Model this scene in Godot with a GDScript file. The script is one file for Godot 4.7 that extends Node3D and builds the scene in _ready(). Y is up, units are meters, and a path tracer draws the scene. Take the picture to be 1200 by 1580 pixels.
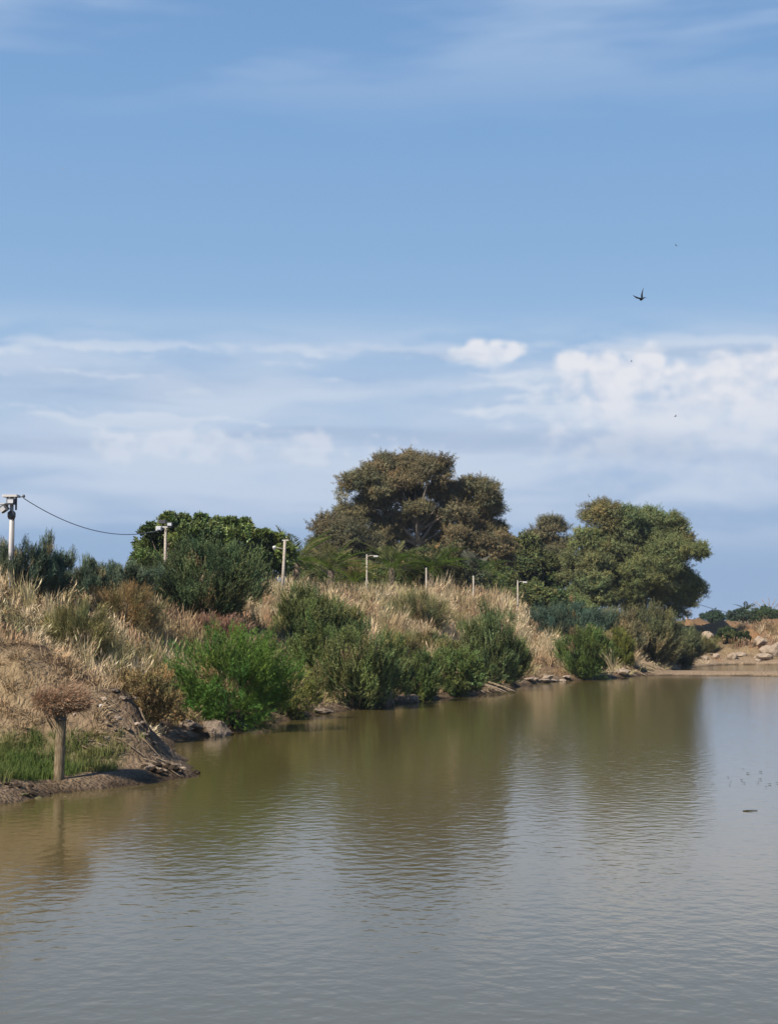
extends Node3D

const SHORE := [[-3000, 5], [-150, 12], [-40, 19], [-14, 22.6], [-9.5, 23.6], [-6.7, 24.6], [-5.8, 27.0], [-4.9, 28.2], [-3.95, 29.9], [-4.3, 31.3], [-5.2, 34.5], [-5.9, 39.0], [-4.7, 41.6], [-3.2, 49], [-2.1, 52], [1.1, 60], [5, 68.7], [7.6, 79], [10.8, 85], [14.3, 89.5], [17, 95], [20, 104], [25, 117], [29.5, 124], [34, 123.5], [38, 118], [50, 113], [90, 110], [300, 100], [3000, 90]]
const RIDGE := [[-60, 30, 3.0], [-20, 33.5, 3.0], [-10.2, 32.6, 2.75], [-8.4, 32.2, 2.6], [-6.5, 31.3, 1.75], [-5.3, 30.7, 0.9], [-4.4, 30.1, 0.45]]

var rng := RandomNumberGenerator.new()
var shore := PackedVector2Array()
var land := PackedVector2Array()
var fine_noise := FastNoiseLite.new()
var broad_noise := FastNoiseLite.new()
var used := {}
var M := {}
var sprigs := {}


func _ready():
	rng.seed = 20417
	# ---- camera
	var cam := Camera3D.new()
	cam.name = "camera"
	cam.fov = rad_to_deg(2.0 * atan(790.0 / 2200.0))
	cam.position = Vector3(0, 3.0, 0)
	cam.rotation.x = atan(182.0 / 2200.0)
	cam.near = 0.1
	cam.far = 6000.0
	add_child(cam)
	# ---- sky
	var env := Environment.new()
	env.background_mode = Environment.BG_SKY
	env.tonemap_mode = Environment.TONE_MAPPER_LINEAR
	env.tonemap_exposure = 1.5
	env.background_energy_multiplier = 0.67
	env.fog_enabled = true
	env.fog_density = 0.00015
	env.fog_light_color = Color(0.78, 0.84, 0.92)
	env.sdfgi_enabled = true
	env.ssao_enabled = true
	env.ssil_enabled = true
	var pan := PanoramaSkyMaterial.new()
	pan.panorama = ImageTexture.create_from_image(sky_image())
	var sky := Sky.new()
	sky.sky_material = pan
	env.sky = sky
	var we := WorldEnvironment.new()
	we.name = "sky_and_air"
	we.environment = env
	add_child(we)
	# ---- sun
	var sun := DirectionalLight3D.new()
	sun.name = "sun"
	sun.light_energy = 1.6
	sun.light_color = Color(1.0, 0.95, 0.88)
	sun.light_angular_distance = 0.5
	sun.shadow_enabled = true
	add_child(sun)
	sun.look_at_from_position(Vector3(-0.5, 0.74, 0.58) * 50.0, Vector3.ZERO)
	# ---- the setting, then the things
	fine_noise.seed = 11
	fine_noise.frequency = 0.35
	fine_noise.fractal_octaves = 4
	broad_noise.seed = 5
	broad_noise.frequency = 0.09
	broad_noise.fractal_octaves = 3
	for p in SHORE:
		shore.append(Vector2(p[0], p[1]))
	land = shore.duplicate()
	land.append(Vector2(3000, 3500))
	land.append(Vector2(-3000, 3500))
	make_materials()
	make_sprigs()
	build_ground()
	build_water()
	build_trees()
	build_palms()
	build_shrubs()
	build_grass()
	build_poles()
	build_post()
	build_stones()
	build_far_bank()
	build_birds()
	build_floating()


# ------------------------------------------------------------------ naming
func numbered(called: String) -> String:
	var n: int = used.get(called, 0)
	used[called] = n + 1
	return called if n == 0 else "%s_%03d" % [called, n]


func tag(o: Node3D, label: String, category: String, group := ""):
	o.set_meta("label", label)
	o.set_meta("category", category)
	if group != "":
		o.set_meta("group", group)
	return o


func thing(called: String, label: String, category: String, at: Vector3, turn := 0.0, group := "") -> Node3D:
	var o := Node3D.new()
	o.name = numbered(called)
	add_child(o)
	o.position = at
	o.rotation.y = turn
	tag(o, label, category, group)
	return o


func part(called: String, mesh: Mesh, mat: Material, parent: Node3D, at := Vector3.ZERO) -> MeshInstance3D:
	var o := MeshInstance3D.new()
	o.name = called
	o.mesh = mesh
	o.material_override = mat
	o.position = at
	parent.add_child(o, true)
	return o


func single(called: String, mesh: Mesh, mat: Material, label: String, category: String, at: Vector3, group := "") -> MeshInstance3D:
	var o := MeshInstance3D.new()
	o.name = numbered(called)
	o.mesh = mesh
	o.material_override = mat
	add_child(o)
	o.position = at
	tag(o, label, category, group)
	return o


func structure(called: String, mesh: Mesh, mat: Material) -> MeshInstance3D:
	var o := MeshInstance3D.new()
	o.name = called
	o.mesh = mesh
	o.material_override = mat
	add_child(o)
	o.set_meta("kind", "structure")
	return o


func scatter(called: String, mesh: Mesh, mat: Material, where: Array, tints: Array, parent: Node3D) -> MultiMeshInstance3D:
	var mm := MultiMesh.new()
	mm.transform_format = MultiMesh.TRANSFORM_3D
	mm.use_colors = true
	mm.mesh = mesh
	mm.instance_count = where.size()
	for i in where.size():
		mm.set_instance_transform(i, where[i])
		mm.set_instance_color(i, tints[i])
	var o := MultiMeshInstance3D.new()
	o.name = called
	o.multimesh = mm
	o.material_override = mat
	parent.add_child(o, true)
	o.set_meta("kind", "stuff")
	return o


# ------------------------------------------------------------------ land form
func shore_distance(x: float, d: float) -> float:
	var p := Vector2(x, d)
	var best := 1e9
	for i in shore.size() - 1:
		var a := shore[i]
		var v := shore[i + 1] - a
		var t := clampf((p - a).dot(v) / v.length_squared(), 0.0, 1.0)
		best = minf(best, p.distance_squared_to(a + v * t))
	best = sqrt(best)
	return best if Geometry2D.is_point_in_polygon(p, land) else -best


func height(x: float, d: float, s := 1e9) -> float:
	if s > 1e8:
		s = shore_distance(x, d)
	s += fine_noise.get_noise_2d(x * 1.6, d * 1.6) * 0.45 * smoothstep(400.0, 60.0, d)
	var bar := -1.0
	if d > 88.0 and d < 106.0 and x > 8.0 and x < 55.0:
		var a := Vector2(19, 97.5)
		var v := Vector2(42, 93) - a
		var p := Vector2(x, d)
		var q := p.distance_to(a + v * clampf((p - a).dot(v) / v.length_squared(), 0.0, 1.0))
		bar = 0.22 - 0.4 * smoothstep(1.5, 5.0, q + fine_noise.get_noise_2d(x, d + 40.0))
	if s < 0.0:
		return maxf(maxf(-0.8, s * 0.4), bar)
	var r := smoothstep(5.0, 22.0, x)
	var scarp := 0.2 * smoothstep(0.0, 0.35, s)
	var w := 8.5 + 2.5 * smoothstep(45.0, 70.0, d) + 14.0 * r
	var hc := lerpf(4.1 + 0.65 * smoothstep(45.0, 78.0, d), 3.3, r)
	var t := clampf((s - 0.2) / w, 0.0, 1.0)
	var prof := scarp + (hc - 0.2) * (t * t * (3.0 - 2.0 * t) * 0.6 + t * 0.4)
	var low := scarp + 0.25 * smoothstep(0.3, 3.0, s)
	var h := lerpf(low, prof, smoothstep(32.0, 39.0, d) if x < 0.0 else 1.0)
	if d < 45.0 and x < 0.0:
		var m := 0.0
		for i in RIDGE.size() - 1:
			var a := Vector2(RIDGE[i][0], RIDGE[i][1])
			var v := Vector2(RIDGE[i + 1][0], RIDGE[i + 1][1]) - a
			var p := Vector2(x, d)
			var u := clampf((p - a).dot(v) / v.length_squared(), 0.0, 1.0)
			var pk := lerpf(RIDGE[i][2], RIDGE[i + 1][2], u)
			m = maxf(m, pk * (1.0 - smoothstep(0.2, 1.2 + pk * 1.15, p.distance_to(a + v * u))))
		h = maxf(h, m * smoothstep(0.0, 1.2, s))
	var rough := fine_noise.get_noise_2d(x, d) * 0.22 + fine_noise.get_noise_2d(x * 4.0, d * 4.0) * 0.06
	if d < 36.0 and x < 0.0:
		rough += fine_noise.get_noise_2d(x * 2.2 + 70.0, d * 2.2) * 0.3 * smoothstep(0.5, 1.2, h)
	h += rough * smoothstep(0.1, 1.5, s) * (1.0 - 0.7 * smoothstep(120.0, 400.0, d))
	h += broad_noise.get_noise_2d(x, d) * 0.3 * smoothstep(3.0, 9.0, s)
	h += (fine_noise.get_noise_2d(x * 0.5, d * 0.5 + 33.0) * 1.5 + 0.15) * smoothstep(22.0, 26.0, x) * smoothstep(2.0, 8.0, s) * smoothstep(260.0, 160.0, d)
	return maxf(h, bar)


func on_ground(x: float, d: float, sink := 0.0) -> Vector3:
	return Vector3(x, height(x, d) - sink, -d)


func axis_steps(lo: float, hi: float, step: float, far_lo: float, far_hi: float) -> PackedFloat32Array:
	var a := PackedFloat32Array()
	var v := lo
	while v < hi:
		a.append(v)
		v += step
	var g := step
	while v < far_hi:
		a.append(v)
		g *= 1.25
		v += g
	a.append(far_hi)
	var b := PackedFloat32Array()
	v = lo
	g = step
	while true:
		g *= 1.25
		v -= g
		if v < far_lo:
			break
		b.append(v)
	b.append(far_lo)
	b.reverse()
	b.append_array(a)
	return b


func lin(r: float, g: float, b: float) -> Color:
	return Color(r, g, b)


func build_ground():
	var xs := axis_steps(-20.0, 42.0, 0.36, -2900.0, 2900.0)
	var ds := axis_steps(21.0, 140.0, 0.42, -2900.0, 2900.0)
	var nx := xs.size()
	var nd := ds.size()
	var v := PackedVector3Array()
	var c := PackedColorArray()
	v.resize(nx * nd)
	c.resize(nx * nd)
	for j in nd:
		for i in nx:
			var x := xs[i]
			var d := ds[j]
			var s := shore_distance(x, d)
			var h := height(x, d, s)
			v[j * nx + i] = Vector3(x, h, -d)
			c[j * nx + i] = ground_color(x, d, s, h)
	var n := PackedVector3Array()
	n.resize(nx * nd)
	for j in nd:
		for i in nx:
			var a := v[j * nx + mini(i + 1, nx - 1)] - v[j * nx + maxi(i - 1, 0)]
			var b := v[mini(j + 1, nd - 1) * nx + i] - v[maxi(j - 1, 0) * nx + i]
			var q := a.cross(b).normalized()
			n[j * nx + i] = q if q.y > 0.0 else -q
	var idx := PackedInt32Array()
	for j in nd - 1:
		for i in nx - 1:
			var a := j * nx + i
			idx.append_array([a, a + nx, a + nx + 1, a, a + nx + 1, a + 1])
	var arr := []
	arr.resize(Mesh.ARRAY_MAX)
	arr[Mesh.ARRAY_VERTEX] = v
	arr[Mesh.ARRAY_NORMAL] = n
	arr[Mesh.ARRAY_COLOR] = c
	arr[Mesh.ARRAY_INDEX] = idx
	var m := ArrayMesh.new()
	m.add_surface_from_arrays(Mesh.PRIMITIVE_TRIANGLES, arr)
	structure("ground", m, M.ground)


func ground_color(x: float, d: float, s: float, h: float) -> Color:
	var k := fine_noise.get_noise_2d(x * 2.3 + 50.0, d * 2.3)
	var b := broad_noise.get_noise_2d(x * 1.5 + 90.0, d * 1.5)
	var c := lin(0.21, 0.155, 0.105).lerp(lin(0.3, 0.225, 0.15), clampf(0.5 + k * 1.3, 0.0, 1.0))
	c = c.lerp(lin(0.34, 0.26, 0.15), smoothstep(1.0, 4.0, s) * 0.6)
	var right := smoothstep(14.0, 21.0, x) * smoothstep(85.0, 92.0, d)
	c = c.lerp(lin(0.46, 0.35, 0.235), right * smoothstep(0.9, 0.1, h))
	var rust := smoothstep(21.0, 25.0, x) * smoothstep(0.6, 1.2, h) * smoothstep(0.0, 0.35, k + b)
	c = c.lerp(lin(0.36, 0.19, 0.09), rust)
	if h > 2.7 and x > 20.0:
		c = c.lerp(lin(0.34, 0.22, 0.12), 0.8)
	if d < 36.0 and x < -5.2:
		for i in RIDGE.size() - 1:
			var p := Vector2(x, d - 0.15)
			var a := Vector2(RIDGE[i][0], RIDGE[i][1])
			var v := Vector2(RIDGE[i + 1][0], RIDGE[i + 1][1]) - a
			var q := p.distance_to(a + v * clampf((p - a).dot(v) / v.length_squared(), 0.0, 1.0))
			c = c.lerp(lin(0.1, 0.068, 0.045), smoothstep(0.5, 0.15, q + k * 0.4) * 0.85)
	# green moss and short sward along the low strip by the post
	if d < 31.0 and x < -3.0:
		c = c.lerp(lin(0.13, 0.15, 0.05), smoothstep(0.9, 1.6, s) * smoothstep(0.95, 0.55, h) * clampf(0.75 + k, 0.0, 1.0))
	var wet := smoothstep(0.16, 0.03, h + k * 0.1) if right < 0.5 else smoothstep(0.11, 0.02, h + k * 0.05)
	c = c.lerp(lin(0.085, 0.062, 0.042), wet)
	return c


func build_water():
	var p := PlaneMesh.new()
	p.size = Vector2(900, 700)
	var o := structure("water", p, M.water)
	o.position = Vector3(0, 0, 100)


# ------------------------------------------------------------------ materials
func noise_texture(seed_: int, freq: float, octaves: int, lo: Color, hi: Color, size := 512) -> NoiseTexture2D:
	var n := FastNoiseLite.new()
	n.seed = seed_
	n.frequency = freq
	n.fractal_octaves = octaves
	var t := NoiseTexture2D.new()
	t.width = size
	t.height = size
	t.seamless = true
	t.noise = n
	var g := Gradient.new()
	g.set_color(0, lo)
	g.set_color(1, hi)
	t.color_ramp = g
	return t


func noise_normal(seed_: int, freq: float, octaves: int, strength: float, size := 512) -> NoiseTexture2D:
	var n := FastNoiseLite.new()
	n.seed = seed_
	n.frequency = freq
	n.fractal_octaves = octaves
	var t := NoiseTexture2D.new()
	t.width = size
	t.height = size
	t.seamless = true
	t.noise = n
	t.as_normal_map = true
	t.bump_strength = strength
	return t


func mat(c: Color, rough := 0.8, spec := 0.4) -> StandardMaterial3D:
	var m := StandardMaterial3D.new()
	m.albedo_color = c.linear_to_srgb()
	m.roughness = rough
	m.metallic_specular = spec
	return m


func leaf_mat(back: Color, rough := 0.6, spec := 0.25) -> StandardMaterial3D:
	var m := StandardMaterial3D.new()
	m.albedo_color = Color.WHITE
	m.vertex_color_use_as_albedo = true
	m.roughness = rough
	m.metallic_specular = spec
	m.cull_mode = BaseMaterial3D.CULL_DISABLED
	m.backlight_enabled = true
	m.backlight = back
	return m


func make_materials():
	var g := StandardMaterial3D.new()
	g.vertex_color_use_as_albedo = true
	g.albedo_texture = noise_texture(3, 0.02, 5, Color(0.62, 0.6, 0.58), Color(1, 1, 1))
	g.heightmap_enabled = true
	g.heightmap_texture = noise_texture(4, 0.035, 5, Color.BLACK, Color.WHITE)
	g.heightmap_scale = 9.0
	g.uv1_triplanar = true
	g.uv1_world_triplanar = true
	g.uv1_scale = Vector3(0.5, 0.5, 0.5)
	g.roughness = 0.95
	g.metallic_specular = 0.2
	M.ground = g
	var w := StandardMaterial3D.new()
	w.albedo_color = lin(0.085, 0.067, 0.023).linear_to_srgb()
	w.roughness = 0.1
	w.metallic_specular = 0.62
	w.normal_enabled = true
	w.normal_texture = noise_normal(21, 0.02, 4, 6.0, 1024)
	w.normal_scale = 0.07
	w.heightmap_enabled = true
	w.heightmap_texture = noise_texture(22, 0.045, 3, Color.BLACK, Color.WHITE, 512)
	w.heightmap_scale = 0.3
	w.uv1_triplanar = true
	w.uv1_world_triplanar = true
	w.uv1_scale = Vector3(0.13, 0.13, 0.13)
	M.water = w
	M.leaf = leaf_mat(Color(0.35, 0.45, 0.15))
	M.gloss_leaf = leaf_mat(Color(0.3, 0.42, 0.12), 0.4, 0.4)
	M.straw = leaf_mat(Color(0.4, 0.36, 0.28), 0.75, 0.2)
	M.bark = mat(lin(0.28, 0.23, 0.18), 0.9, 0.2)
	M.bark.albedo_texture = noise_texture(6, 0.03, 4, Color(0.45, 0.42, 0.4), Color(1, 1, 1), 256)
	M.bark.uv1_triplanar = true
	M.pale_bark = mat(lin(0.5, 0.45, 0.38), 0.85, 0.2)
	M.pale_bark.albedo_texture = noise_texture(7, 0.02, 4, Color(0.55, 0.5, 0.46), Color(1, 1, 1), 256)
	M.pale_bark.uv1_triplanar = true
	M.stem = mat(lin(0.16, 0.12, 0.08), 0.9, 0.2)
	M.wood = mat(lin(0.33, 0.27, 0.18), 0.85, 0.25)
	M.wood.albedo_texture = noise_texture(8, 0.03, 5, Color(0.45, 0.42, 0.38), Color(1, 1, 1), 256)
	M.wood.uv1_triplanar = true
	M.wood.uv1_scale = Vector3(4, 0.5, 4)
	M.brush = mat(lin(0.22, 0.15, 0.1), 0.95, 0.1)
	M.brush.albedo_texture = noise_texture(9, 0.08, 4, Color(0.4, 0.38, 0.36), Color(1, 1, 1), 256)
	M.brush.uv1_triplanar = true
	M.brush.uv1_scale = Vector3(2, 6, 2)
	M.pole = mat(lin(0.46, 0.42, 0.36), 0.7, 0.3)
	M.pole.albedo_texture = noise_texture(10, 0.03, 4, Color(0.7, 0.68, 0.66), Color(1, 1, 1), 256)
	M.pole.uv1_triplanar = true
	M.white = mat(lin(0.48, 0.47, 0.46), 0.5, 0.4)
	M.dark_metal = mat(lin(0.05, 0.05, 0.055), 0.5, 0.5)
	M.glass = mat(lin(0.5, 0.52, 0.55), 0.15, 0.5)
	M.cable = mat(lin(0.12, 0.13, 0.16), 0.7, 0.3)
	M.bird = mat(lin(0.018, 0.022, 0.03), 0.7, 0.3)
	M.bird_pale = mat(lin(0.7, 0.7, 0.7), 0.7, 0.3)
	M.rock = rock_mat(lin(0.3, 0.25, 0.2), 31)
	M.pale_rock = rock_mat(lin(0.55, 0.46, 0.36), 32)
	M.mud = rock_mat(lin(0.075, 0.058, 0.043), 33)
	M.pale_stone = rock_mat(lin(0.75, 0.72, 0.68), 34)
	M.dead_wood = mat(lin(0.34, 0.28, 0.21), 0.9, 0.2)
	M.dead_wood.albedo_texture = M.wood.albedo_texture
	M.dead_wood.uv1_triplanar = true
	M.floating = mat(lin(0.03, 0.032, 0.022), 0.6, 0.4)


func rock_mat(c: Color, s: int) -> StandardMaterial3D:
	var m := mat(c, 0.92, 0.2)
	m.albedo_texture = noise_texture(s, 0.03, 5, Color(0.5, 0.47, 0.44), Color(1, 1, 1), 256)
	m.uv1_triplanar = true
	m.uv1_world_triplanar = true
	m.uv1_scale = Vector3(1.4, 1.4, 1.4)
	m.heightmap_enabled = true
	m.heightmap_texture = noise_texture(s + 20, 0.04, 5, Color.BLACK, Color.WHITE, 256)
	m.heightmap_scale = 4.0
	return m


# ------------------------------------------------------------------ mesh helpers
func tube(points: Array, radii: Array, sides := 7) -> ArrayMesh:
	var st := SurfaceTool.new()
	st.begin(Mesh.PRIMITIVE_TRIANGLES)
	add_tube(st, points, radii, sides)
	st.generate_normals()
	return st.commit()


func add_tube(st: SurfaceTool, points: Array, radii: Array, sides := 7):
	var rings := []
	for i in points.size():
		var p: Vector3 = points[i]
		var w: Vector3 = (points[mini(i + 1, points.size() - 1)] - points[maxi(i - 1, 0)]).normalized()
		var u := w.cross(Vector3(0.31, 0.12, 0.94)).normalized()
		var v := w.cross(u)
		var ring := []
		for k in sides:
			var a := TAU * k / sides
			ring.append(p + (u * cos(a) + v * sin(a)) * radii[i])
		rings.append(ring)
	for i in rings.size() - 1:
		for k in sides:
			var k2 := (k + 1) % sides
			quad(st, rings[i][k], rings[i + 1][k], rings[i + 1][k2], rings[i][k2])
	for k in sides:
		var k2 := (k + 1) % sides
		tri(st, points[0], rings[0][k], rings[0][k2])
		tri(st, points[-1], rings[-1][k2], rings[-1][k])


func tri(st: SurfaceTool, a: Vector3, b: Vector3, c: Vector3):
	st.add_vertex(a)
	st.add_vertex(b)
	st.add_vertex(c)


func quad(st: SurfaceTool, a: Vector3, b: Vector3, c: Vector3, d: Vector3):
	tri(st, a, b, c)
	tri(st, a, c, d)


func bez(a: Vector3, b: Vector3, c: Vector3, n: int) -> Array:
	var out := []
	for i in n + 1:
		var t := float(i) / n
		out.append(a.lerp(b, t).lerp(b.lerp(c, t), t))
	return out


func taper(r0: float, r1: float, n: int) -> Array:
	var out := []
	for i in n + 1:
		out.append(lerpf(r0, r1, float(i) / n))
	return out


func box(size: Vector3, bevel := 0.0) -> Mesh:
	if bevel <= 0.0:
		var b := BoxMesh.new()
		b.size = size
		return b
	var st := SurfaceTool.new()
	st.begin(Mesh.PRIMITIVE_TRIANGLES)
	st.set_smooth_group(-1)
	var h := size / 2.0
	var prof := [Vector2(h.x - bevel, h.z), Vector2(h.x, h.z - bevel), Vector2(h.x, -h.z + bevel), Vector2(h.x - bevel, -h.z), Vector2(-h.x + bevel, -h.z), Vector2(-h.x, -h.z + bevel), Vector2(-h.x, h.z - bevel), Vector2(-h.x + bevel, h.z)]
	for k in 8:
		var a: Vector2 = prof[k]
		var b: Vector2 = prof[(k + 1) % 8]
		quad(st, Vector3(b.x, -h.y, b.y), Vector3(a.x, -h.y, a.y), Vector3(a.x, h.y, a.y), Vector3(b.x, h.y, b.y))
		tri(st, Vector3(0, h.y, 0), Vector3(b.x, h.y, b.y), Vector3(a.x, h.y, a.y))
		tri(st, Vector3(0, -h.y, 0), Vector3(a.x, -h.y, a.y), Vector3(b.x, -h.y, b.y))
	st.generate_normals()
	return st.commit()


func leaf(st: SurfaceTool, base: Vector3, dir: Vector3, side: Vector3, length: float, width: float, bend := 0.15):
	var nrm := dir.cross(side).normalized()
	var mid := base + dir * length * 0.45 - nrm * length * bend * 0.3
	var tip := base + dir * length - nrm * length * bend
	var a := mid + side * width * 0.5
	var b := mid - side * width * 0.5
	tri(st, base, a, b)
	tri(st, a, tip, b)


func rdir(r: RandomNumberGenerator) -> Vector3:
	return Vector3(r.randfn(), r.randfn(), r.randfn()).normalized()


func sprig(n: int, length: float, leaf_len: float, leaf_wid: float, spread: float, droop: float, seed_: int) -> ArrayMesh:
	var r := RandomNumberGenerator.new()
	r.seed = seed_
	var st := SurfaceTool.new()
	st.begin(Mesh.PRIMITIVE_TRIANGLES)
	st.set_smooth_group(-1)
	# twig along +y
	var sw := leaf_wid * 0.12 + 0.004
	tri(st, Vector3(-sw, 0, 0), Vector3(0, length, 0), Vector3(sw, 0, 0))
	tri(st, Vector3(0, 0, -sw), Vector3(0, length, 0), Vector3(0, 0, sw))
	for i in n:
		var t := lerpf(0.12, 1.0, float(i) / (n - 1))
		var a := i * 2.4 + r.randf() * 0.8
		var out := Vector3(cos(a), 0, sin(a))
		var dir := (out * spread + Vector3.UP * (1.0 - droop * 2.0) + rdir(r) * 0.25).normalized()
		var side := dir.cross(rdir(r)).normalized()
		var s := r.randf_range(0.7, 1.15) * (1.0 - 0.35 * t * t)
		leaf(st, Vector3(0, length * t, 0), dir, side, leaf_len * s, leaf_wid * s, 0.25)
	st.generate_normals()
	return st.commit()


func tuft(n: int, h: float, w: float, lean: float, plume: float, seed_: int) -> ArrayMesh:
	var r := RandomNumberGenerator.new()
	r.seed = seed_
	var st := SurfaceTool.new()
	st.begin(Mesh.PRIMITIVE_TRIANGLES)
	st.set_smooth_group(-1)
	for i in n:
		var a := r.randf() * TAU
		var out := Vector3(cos(a), 0, sin(a))
		var base := out * r.randf() * 0.16
		var hh := h * r.randf_range(0.45, 1.0)
		var l := lean * r.randf_range(0.2, 1.0)
		var side := out.cross(Vector3.UP).rotated(Vector3.UP, r.randf_range(-1.2, 1.2))
		var p1 := base + Vector3.UP * hh * 0.55 + out * l * hh * 0.25
		var p2 := base + Vector3.UP * hh * (1.0 - l * 0.25) + out * l * hh * 0.8
		var w0 := w * r.randf_range(0.6, 1.0)
		quad(st, base - side * w0 * 0.5, p1 - side * w0 * 0.4, p1 + side * w0 * 0.4, base + side * w0 * 0.5)
		tri(st, p1 - side * w0 * 0.4, p2, p1 + side * w0 * 0.4)
		if r.randf() < plume:
			var d := (p2 - p1).normalized()
			leaf(st, p2 - d * 0.1, d, side, 0.2, w * 2.2, 0.2)
	st.generate_normals()
	return st.commit()


func make_sprigs():
	sprigs.feather = sprig(20, 0.62, 0.15, 0.026, 0.55, 0.0, 1)
	sprigs.broad = sprig(12, 0.42, 0.15, 0.085, 0.9, 0.1, 2)
	sprigs.gum = sprig(16, 0.55, 0.24, 0.06, 0.8, 0.75, 3)
	sprigs.small = sprig(18, 0.42, 0.10, 0.05, 0.8, 0.1, 4)
	sprigs.willow = sprig(18, 0.7, 0.22, 0.035, 0.5, 0.05, 5)
	sprigs.spray = sprig(18, 0.6, 0.13, 0.046, 0.6, 0.02, 9)
	sprigs.twig = sprig(9, 0.5, 0.16, 0.016, 0.6, 0.0, 6)
	sprigs.bigleaf = sprig(9, 0.35, 0.32, 0.17, 0.9, 0.15, 7)
	sprigs.far = sprig(13, 0.6, 0.34, 0.17, 0.9, 0.2, 8)


func oriented(dir: Vector3, at: Vector3, s: float, r: RandomNumberGenerator) -> Transform3D:
	var y := dir.normalized()
	var x := y.cross(rdir(r)).normalized()
	var z := x.cross(y)
	return Transform3D(Basis(x * s, y * s, z * s), at)


func vary(c: Color, r: RandomNumberGenerator, amount: float) -> Color:
	var k := 1.0 + r.randfn() * amount
	k = clampf(k, 0.35, 1.9)
	var w := r.randfn() * amount * 0.35
	return Color(c.r * k * (1.0 + w), c.g * k, c.b * k * (1.0 - w * 0.5))


# ------------------------------------------------------------------ trees
func tree(called: String, label: String, x: float, d: float, ground_y: float, lobes: Array, kind: String, colors: Array, trunk_r: float, trunk_h: float, opts := {}) -> Node3D:
	var r := RandomNumberGenerator.new()
	r.seed = hash(called + label)
	var root := thing(called, label, "tree", Vector3(x, ground_y, -d))
	var bark: Material = opts.get("bark", M.bark)
	var lean: Vector3 = opts.get("lean", Vector3(0.3, 0, 0))
	var fork := Vector3(lean.x, trunk_h, lean.z)
	part("trunk", tube(bez(Vector3(0, -0.8, 0), Vector3(0, trunk_h * 0.5, 0), fork, 5), taper(trunk_r * 1.25, trunk_r * 0.8, 5), 9), bark, root)
	var top := 0.0
	for L in lobes:
		top = maxf(top, L[1])
	var leader := bez(fork - Vector3(0, 0.3, 0), Vector3(fork.x - 0.5, lerpf(trunk_h, top, 0.4), 0.4), Vector3(fork.x + 0.4, lerpf(trunk_h, top, 0.75), -0.3), 6)
	part("trunk", tube(leader, taper(trunk_r * 0.72, trunk_r * 0.15, 6), 8), bark, root)
	var where := []
	var tints := []
	var size: float = opts.get("size", 1.0)
	var per: float = opts.get("per", 26.0)
	var depth: float = opts.get("depth", 2.5)
	var hang: float = opts.get("hang", 0.0)
	for L in lobes:
		var rad: float = L[2] * opts.get("fat", 1.15)
		var c := Vector3(L[0], L[1], r.randf_range(-depth, depth))
		if L.size() > 3:
			c.z = L[3]
		var from: Vector3 = leader[clampi(int((c.y - trunk_h) / (top - trunk_h) * 4.0 + r.randf_range(-1.0, 1.0)), 0, 5)]
		var knee := from.lerp(c, 0.5) + Vector3(r.randf_range(-0.6, 0.6), r.randf_range(-0.1, 0.5) * rad, r.randf_range(-0.6, 0.6))
		part("limb", tube(bez(from, knee, c, 6), taper(trunk_r * 0.3, trunk_r * 0.06, 6), 6), bark, root)
		var base: Color = colors[r.randi() % colors.size()]
		var clumps := int(12.0 + 9.0 * rad * rad)
		for q in clumps:
			var u := rdir(r)
			if u.y < -0.35 and r.randf() < 0.7:
				u.y = -u.y
			var cc := c + Vector3(u.x, u.y * 0.85, u.z) * rad * r.randf_range(0.35, 0.95)
			var cr := minf(rad * 0.45, r.randf_range(0.4, 0.75))
			var tone := vary(base, r, 0.2)
			if q % 9 == 0:
				var bend := cc + rdir(r) * 0.15
				part("branch", tube([c + u * rad * 0.1, c.lerp(bend, 0.6) + rdir(r) * 0.1, bend], [trunk_r * 0.09, trunk_r * 0.06, trunk_r * 0.03], 4), bark, root)
			var n := int(per * (0.6 + cr))
			for i in n:
				var o := Vector3(r.randfn(), r.randfn() * 0.7, r.randfn()) * cr * 0.5
				var dir := (o.normalized() * 0.8 + u * 0.5 + Vector3(0, 0.35 - hang, 0) + rdir(r) * 0.4)
				where.append(oriented(dir, cc + o * 0.9, size * r.randf_range(0.7, 1.2), r))
				tints.append(vary(tone, r, 0.16))
	scatter("crown", sprigs[kind], opts.get("mat", M.leaf), where, tints, root)
	return root


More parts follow.
